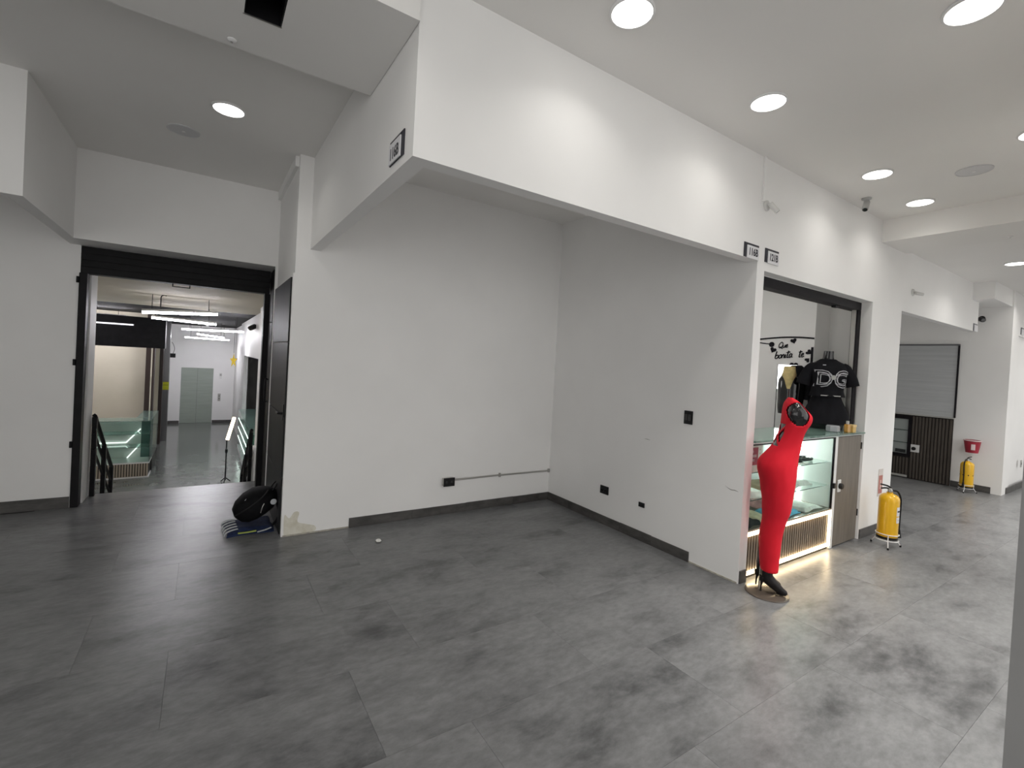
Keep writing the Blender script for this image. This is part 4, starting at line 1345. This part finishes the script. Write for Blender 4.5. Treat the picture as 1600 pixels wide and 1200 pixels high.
def mring(z, cf, hd, hw, k, seg, shrink=0.0):
    a = 2 * math.pi * k / seg
    ca, sa = math.cos(a), math.sin(a)
    # flatten sides a little, fuller front and back
    cy = CY * min(1.0, max(0.35, (z - 0.2) / 0.6 + 0.35))
    return Vector((cf + (hd - shrink) * math.copysign(abs(ca) ** 0.95, ca), cy + (hw - shrink) * math.copysign(abs(sa) ** 0.95, sa), z))


SEG = 96
b = MB()
rings = []
for (z, cf, hd, hw) in SI:
    rings.append(b.ring([mring(z, cf, hd, hw, k, SEG) for k in range(SEG)]))


def hole(p):
    # arm openings on both sides, and the open back between the cross straps
    ex = (p.x - 0.118) / 0.07
    ez = (p.z - 1.388) / 0.086
    ex -= 0.25 * ez * -1 * 0.6
    if ex * ex + ez * ez < 1 and abs(p.y - CY) > 0.06:
        return True
    if p.x < 0.07 and abs(p.y - CY) < 0.075 and 1.13 < p.z < 1.30:
        d1 = abs((p.z - 1.215) - (p.y - CY) * 0.9)
        d2 = abs((p.z - 1.215) + (p.y - CY) * 0.9)
        return d1 > 0.011 and d2 > 0.011
    return False


for i in range(len(rings) - 1):
    for k in range(SEG):
        q = (rings[i][k], rings[i][(k + 1) % SEG], rings[i + 1][(k + 1) % SEG], rings[i + 1][k])
        c = sum((v_.co for v_ in q), Vector()) / 4
        if not hole(c):
            b.bm.faces.new(q)
b.cap(rings[-1])
for v_ in [v_ for v_ in b.bm.verts if not v_.link_faces]:
    b.bm.verts.remove(v_)
dress = b.build('dress', M_RED, mn, True)
sol = dress.modifiers.new('thickness', 'SOLIDIFY')
sol.thickness = 0.003
sol.offset = -1
# body: torso narrowing into two legs, one mesh
b = MB()
prev = None
for (z, cf, hd, hw) in SI:
    if z < 0.5:
        continue
    q = b.ring([mring(z, cf, hd, hw, k, 40, 0.008) for k in range(40)])
    if prev:
        b.bridge(prev, q)
    else:
        b.cap(q, True)
    prev = q
b.cap(prev)
b.tube(spline([(0.03, 0.0, 0.62), (0.02, 0.0, 0.45), (0.005, 0.0, 0.3), (-0.005, 0.0, 0.14)], 3), [0.055, 0.055, 0.054, 0.052, 0.05, 0.047, 0.043, 0.038, 0.034, 0.032][:10], 18)
b.tube(spline([(0.02, 0.09, 0.62), (0.0, 0.10, 0.45), (-0.02, 0.10, 0.3), (-0.035, 0.105, 0.19)], 3), [0.055, 0.055, 0.053, 0.05, 0.045, 0.043, 0.040, 0.037, 0.034, 0.032][:10], 18)
b.build('body', M_GLOSSBLACK, mn, True)
for s in (-1, 1):
    cpo = MB().lathe([(0.05, 0.0), (0.05, 0.008), (0.035, 0.018), (0.012, 0.022)], 24, mx=Matrix.Rotation(-s * math.pi / 2, 4, 'X')).build('arm_socket', M_GLOSSBLACK, mn, True)
    cpo.location = (0.112, CY + s * 0.125, 1.385)
M_LEATHER = nmix(mat('black_leather', (0.012, 0.011, 0.011), 0.4, spec=0.25), (0.010, 0.009, 0.009), (0.016, 0.014, 0.014), (30, 30, 30))


def heel_boot(px_, py_, pz, dirx, diry, name='boot', lift=0.0):
    D = Vector((dirx, diry, 0)).normalized()

    def P(f, z):
        return Vector((px_, py_, pz)) + D * f + Vector((0, 0, z))
    b = MB()
    b.tube(spline([P(-0.002, 0.215), P(-0.004, 0.16), P(0.0, 0.115), P(0.028, 0.085), P(0.068, 0.052), P(0.10, 0.030), P(0.128, 0.020), P(0.138, 0.017)], 3),
           [0.041, 0.0405, 0.040, 0.0395, 0.040, 0.041, 0.042, 0.042, 0.041, 0.039, 0.037, 0.035, 0.033, 0.031, 0.029, 0.027, 0.025, 0.022, 0.018, 0.013, 0.008, 0.004][:22], 16)
    b.tube([P(-0.028, 0.115), P(-0.035, 0.08)], [0.03, 0.02], 12)
    o = b.build(name, M_LEATHER, mn, True)
    MB().tube([P(-0.034, 0.09), P(-0.040, 0.045), P(-0.041, 0.004)], [0.013, 0.006, 0.0055], 10).build('stiletto_heel', M_LEATHER, o, True)
    MB().tube([P(0.06, 0.010), P(0.1, 0.006), P(0.13, 0.006)], [0.018, 0.024, 0.012], 10, flat=0.18).build('sole', M_BLACKP, o, True)
    return o


heel_boot(-0.005, 0.0, 0.014, 1.0, -0.05)
heel_boot(-0.02, 0.115, 0.014, 1.0, 0.12)
M_BASEGL = mat('smoked_base', (0.10, 0.08, 0.065), 0.2, spec=0.6)
MB().lathe([(0.15, 0.0005), (0.152, 0.004), (0.15, 0.0095), (0.145, 0.0105)], 48, c=(0, 0.02, 0)).build('base_plate', M_BASEGL, mn, True)
MB().tube([(-0.05, 0.05, 0.0105), (-0.045, 0.05, 0.3)], 0.006, 8).build('support_rod', M_STEEL, mn, True)

# ================================================================= FIRE EXTINGUISHERS


def extinguisher(x, y, rz, label, detail=True):
    r = empty('fire_extinguisher', (x, y, 0), label, 'extinguisher', rz=rz)
    Z0 = 0.082
    MB().lathe([(0.070, Z0), (0.083, Z0 + 0.004), (0.086, Z0 + 0.02), (0.086, Z0 + 0.395), (0.083, Z0 + 0.418), (0.068, Z0 + 0.44), (0.045, Z0 + 0.452), (0.026, Z0 + 0.458), (0.026, Z0 + 0.472)], 36).build('cylinder', M_YELLOW, r, True)
    MB().lathe([(0.088, Z0 + 0.003), (0.0885, Z0 + 0.028), (0.0865, Z0 + 0.028), (0.0862, Z0 + 0.003)], 36).build('foot_ring', M_BLACKP, r, True)
    vl = MB().lathe([(0.02, Z0 + 0.473), (0.02, Z0 + 0.505), (0.014, Z0 + 0.51)], 14).build('valve', M_STEEL, r, True)
    MB().tube(spline([(0.01, 0, Z0 + 0.5), (-0.03, 0, Z0 + 0.508), (-0.075, 0, Z0 + 0.498)], 3), 0.008, 8).build('carry_handle', M_BLACKP, vl, True)
    MB().tube(spline([(0.01, 0, Z0 + 0.51), (-0.02, 0, Z0 + 0.53), (-0.08, 0, Z0 + 0.54)], 3), 0.008, 8).build('squeeze_lever', M_BLACKP, vl, True)
    g = MB().lathe([(0.016, 0), (0.016, 0.012), (0.01, 0.014)], 14, mx=Matrix.Rotation(math.pi / 2, 4, 'X')).build('gauge', M_STEEL, vl, True)
    g.location = (0, -0.019, Z0 + 0.488)
    MB().tube(spline([(0.02, 0.0, Z0 + 0.49), (0.07, 0.01, Z0 + 0.478), (0.098, 0.015, Z0 + 0.4), (0.099, 0.02, Z0 + 0.25), (0.099, 0.02, Z0 + 0.12), (0.10, 0.02, Z0 + 0.08)], 4), 0.009, 8).build('hose', M_BLACKP, r, True)
    MB().tube([(0.10, 0.02, Z0 + 0.10), (0.104, 0.02, Z0 + 0.02)], [0.011, 0.019], 10).build('nozzle', M_BLACKP, r, True)
    # stand
    sb = MB()
    for (rr, z) in ((0.095, 0.074), (0.095, 0.135)):
        pts = [(rr * math.cos(2 * math.pi * k / 28), rr * math.sin(2 * math.pi * k / 28), z) for k in range(29)]
        sb.tube(pts, 0.0042, 6)
    sb.tube([(-0.094, 0, 0.074), (0.094, 0, 0.074)], 0.0042, 6)
    sb.tube([(0, -0.094, 0.074), (0, 0.094, 0.074)], 0.0042, 6)
    sb.build('stand', M_RIM, r, True)
    for a in (0.35, 2.45, 4.55):
        ca, sa = math.cos(a), math.sin(a)
        MB().tube([(0.095 * ca, 0.095 * sa, 0.136), (0.095 * ca, 0.095 * sa, 0.074), (0.135 * ca, 0.135 * sa, 0.012)], 0.0045, 6).build('leg', M_RIM, r, True)
        MB().lathe([(0.0085, 0.0008), (0.0095, 0.01), (0.007, 0.02)], 10, c=(0.136 * ca, 0.136 * sa, 0)).build('leg_cap', M_BLACKP, r, True)
    return r


def label_patch(parent, name, a0, a1, z0, z1, r_, m_):
    b = MB()
    n = 8
    lo, hi = [], []
    for k in range(n + 1):
        a = a0 + (a1 - a0) * k / n
        lo.append(b.bm.verts.new((r_ * math.cos(a), r_ * math.sin(a), z0)))
        hi.append(b.bm.verts.new((r_ * math.cos(a), r_ * math.sin(a), z1)))
    for k in range(n):
        b.bm.faces.new((lo[k], lo[k + 1], hi[k + 1], hi[k]))
    return b.build(name, m_, parent, True)


e1 = extinguisher(5.85, 1.81, -1.0, 'yellow fire extinguisher with white label on a white wire stand beside the pillar')
M_LBL = mat('label_paper', (0.68, 0.68, 0.72), 0.5)
# camera direction seen from the extinguisher, in its local angle
lb = label_patch(e1, 'label', -0.95 - 0.05, -0.1, 0.33, 0.42, 0.0868, M_LBL)
label_patch(e1, 'label', -0.95 - 0.05, -0.15, 0.26, 0.32, 0.0868, M_LBL)
label_patch(e1, 'label_text', -0.9, -0.25, 0.37, 0.385, 0.0873, M_SIGNT)
label_patch(e1, 'label_text', -0.85, -0.35, 0.285, 0.293, 0.0873, M_CAMGREY)
e2 = extinguisher(10.14, 2.17, 2.8, 'yellow fire extinguisher on a wire stand below the red bucket by the far wall')
e2.scale = (0.95, 0.95, 0.9)
label_patch(e2, 'strap', 0, 2 * math.pi, 0.30, 0.32, 0.0885, M_BLACKP)

# small red notice on the pillar above the first extinguisher
nt = empty('fire_notice', (6.3, YF, 0.40), 'narrow red and white extinguisher notice low on the pillar', 'sign')
M_NRED = mat('notice_red', (0.45, 0.17, 0.14), 0.5)
bx('sheet', -0.06, 0.06, -0.004, -0.001, 0.0, 0.30, mat('notice_white', (0.65, 0.6, 0.57), 0.5), nt)
bx('red_field', -0.05, 0.05, -0.0055, -0.0042, 0.03, 0.23, M_NRED, nt)
bx('white_mark', -0.015, 0.015, -0.007, -0.0057, 0.08, 0.18, mat('notice_pale', (0.68, 0.5, 0.46), 0.5), nt)

# red bucket hanging above the far extinguisher
bk = empty('fire_bucket', (10.305, 2.165, 0.62), 'red fire bucket hanging on the far white wall above the extinguisher', 'bucket')
M_BUCK = nmix(mat('bucket_red', (0.36, 0.02, 0.04), 0.4), (0.32, 0.018, 0.035), (0.40, 0.025, 0.05), (4, 4, 4))
MB().lathe([(0.075, 0.0), (0.103, 0.19), (0.108, 0.19), (0.108, 0.20), (0.098, 0.20), (0.07, 0.01), (0.0, 0.01)], 28).build('pail', M_BUCK, bk, True)
MB().lathe([(0.110, 0.186), (0.113, 0.194), (0.110, 0.203), (0.097, 0.2035), (0.097, 0.2005), (0.1085, 0.2005), (0.109, 0.186)], 28).build('rim', mat('bucket_rim', (0.6, 0.45, 0.45), 0.4), bk, True)
lbk = label_patch(bk, 'label', math.radians(185), math.radians(212), 0.05, 0.14, 0.1045, mat('bucket_label', (0.68, 0.55, 0.55), 0.5))
MB().tube([(0.105, 0, 0.165), (0.1345, 0, 0.165)], 0.012, 8).build('hook', M_STEEL, bk, True)

# ================================================================= FAR CLOSED UNIT (faces -X at x = 10.44)
fc = empty('slatted_counter', (10.44, 3.2, 0), 'dark slatted counter with glass display window at the far unit', 'display counter')
M_SHUT = nmix(mat('shutter_grey', (0.3, 0.31, 0.32), 0.5), (0.44, 0.455, 0.465), (0.50, 0.515, 0.525), (1, 1, 30))
# local y: -0.76 (front end) .. +0.6
bx('backing', -0.02, -0.001, -0.765, 0.6, 0.002, 1.12, M_SLATBACK, fc)
for k in range(12):
    y = -0.755 + k * 0.0445
    bx('slat', -0.038, -0.0205, y, y + 0.028, 0.02, 1.10, M_SLATDARK, fc)
for k in range(18):
    y = -0.205 + k * 0.0445
    bx('slat', -0.036, -0.0205, y, y + 0.028, 0.06, 0.36, M_SLATDARK, fc)
bx('window_frame', -0.05, -0.0205, -0.225, -0.185, 0.38, 1.10, M_FRAME, fc)
bx('window_frame', -0.05, -0.0205, -0.185, 0.6, 0.38, 0.43, M_FRAME, fc)
bx('window_frame', -0.05, -0.0205, -0.185, 0.6, 1.04, 1.10, M_FRAME, fc)
bx('display_back', -0.028, -0.0205, -0.185, 0.6, 0.43, 1.04, mat('display_grey', (0.30, 0.33, 0.32), 0.3), fc)
for z in (0.62, 0.84):
    bx('glass_shelf', -0.046, -0.0285, -0.18, 0.6, z, z + 0.012, mat('shelf_dark_glass', (0.08, 0.11, 0.10), 0.2), fc)
bx('stock_box', -0.046, -0.0285, -0.16, -0.02, 0.445, 0.50, M_G1, fc)
bx('top_board', -0.07, -0.001, -0.77, 0.6, 1.121, 1.14, M_CAMGREY, fc)
bx('base_strip', -0.042, -0.0205, -0.205, 0.6, 0.02, 0.055, M_CAMGREY, fc)
lp = bx('lock_plate', -0.044, -0.0382, -0.355, -0.235, 0.48, 0.61, M_WHITELAM, fc)
MB().lathe([(0.03, 0), (0.03, 0.02), (0.02, 0.025)], 14, c=(-0.0442, -0.28, 0.54), mx=Matrix.Rotation(-math.pi / 2, 4, 'Y')).build('lock_knob', M_BLACKP, lp, True)
sh = empty('door_6', (10.44, 3.2, 1.141), 'closed grey roller shutter above the far slatted counter', kind='structure')
nsl = 14
for k in range(nsl):
    z0 = k * 1.2 / nsl
    bx('shutter_slat', -0.022, -0.001, -0.765, 0.6, z0 + 0.0005, z0 + 1.2 / nsl - 0.0005, M_SHUT, sh)
bx('guide_rail', -0.035, -0.001, -0.785, -0.766, 0.0, 1.2, M_FRAME, sh)
bx('head_rail', -0.035, -0.001, -0.785, 0.6, 1.2005, 1.225, mat('rail_grey', (0.15, 0.15, 0.16), 0.4), sh)
struct('trim_7', 'thin ledge line above the far shutter', [(10.425, 10.44, 2.3, 4.4, 2.42, 2.43)], M_WALL)
so = empty('power_socket', (11.6, 1.83, 0.42), 'small dark power socket on the last far unit', 'socket')
bx('plate', -0.04, 0.04, -0.01, -0.001, -0.06, 0.06, M_CAMGREY, so, 0.003)
bx('outlet', -0.015, 0.015, -0.013, -0.0102, -0.02, 0.02, M_BLACKP, so)
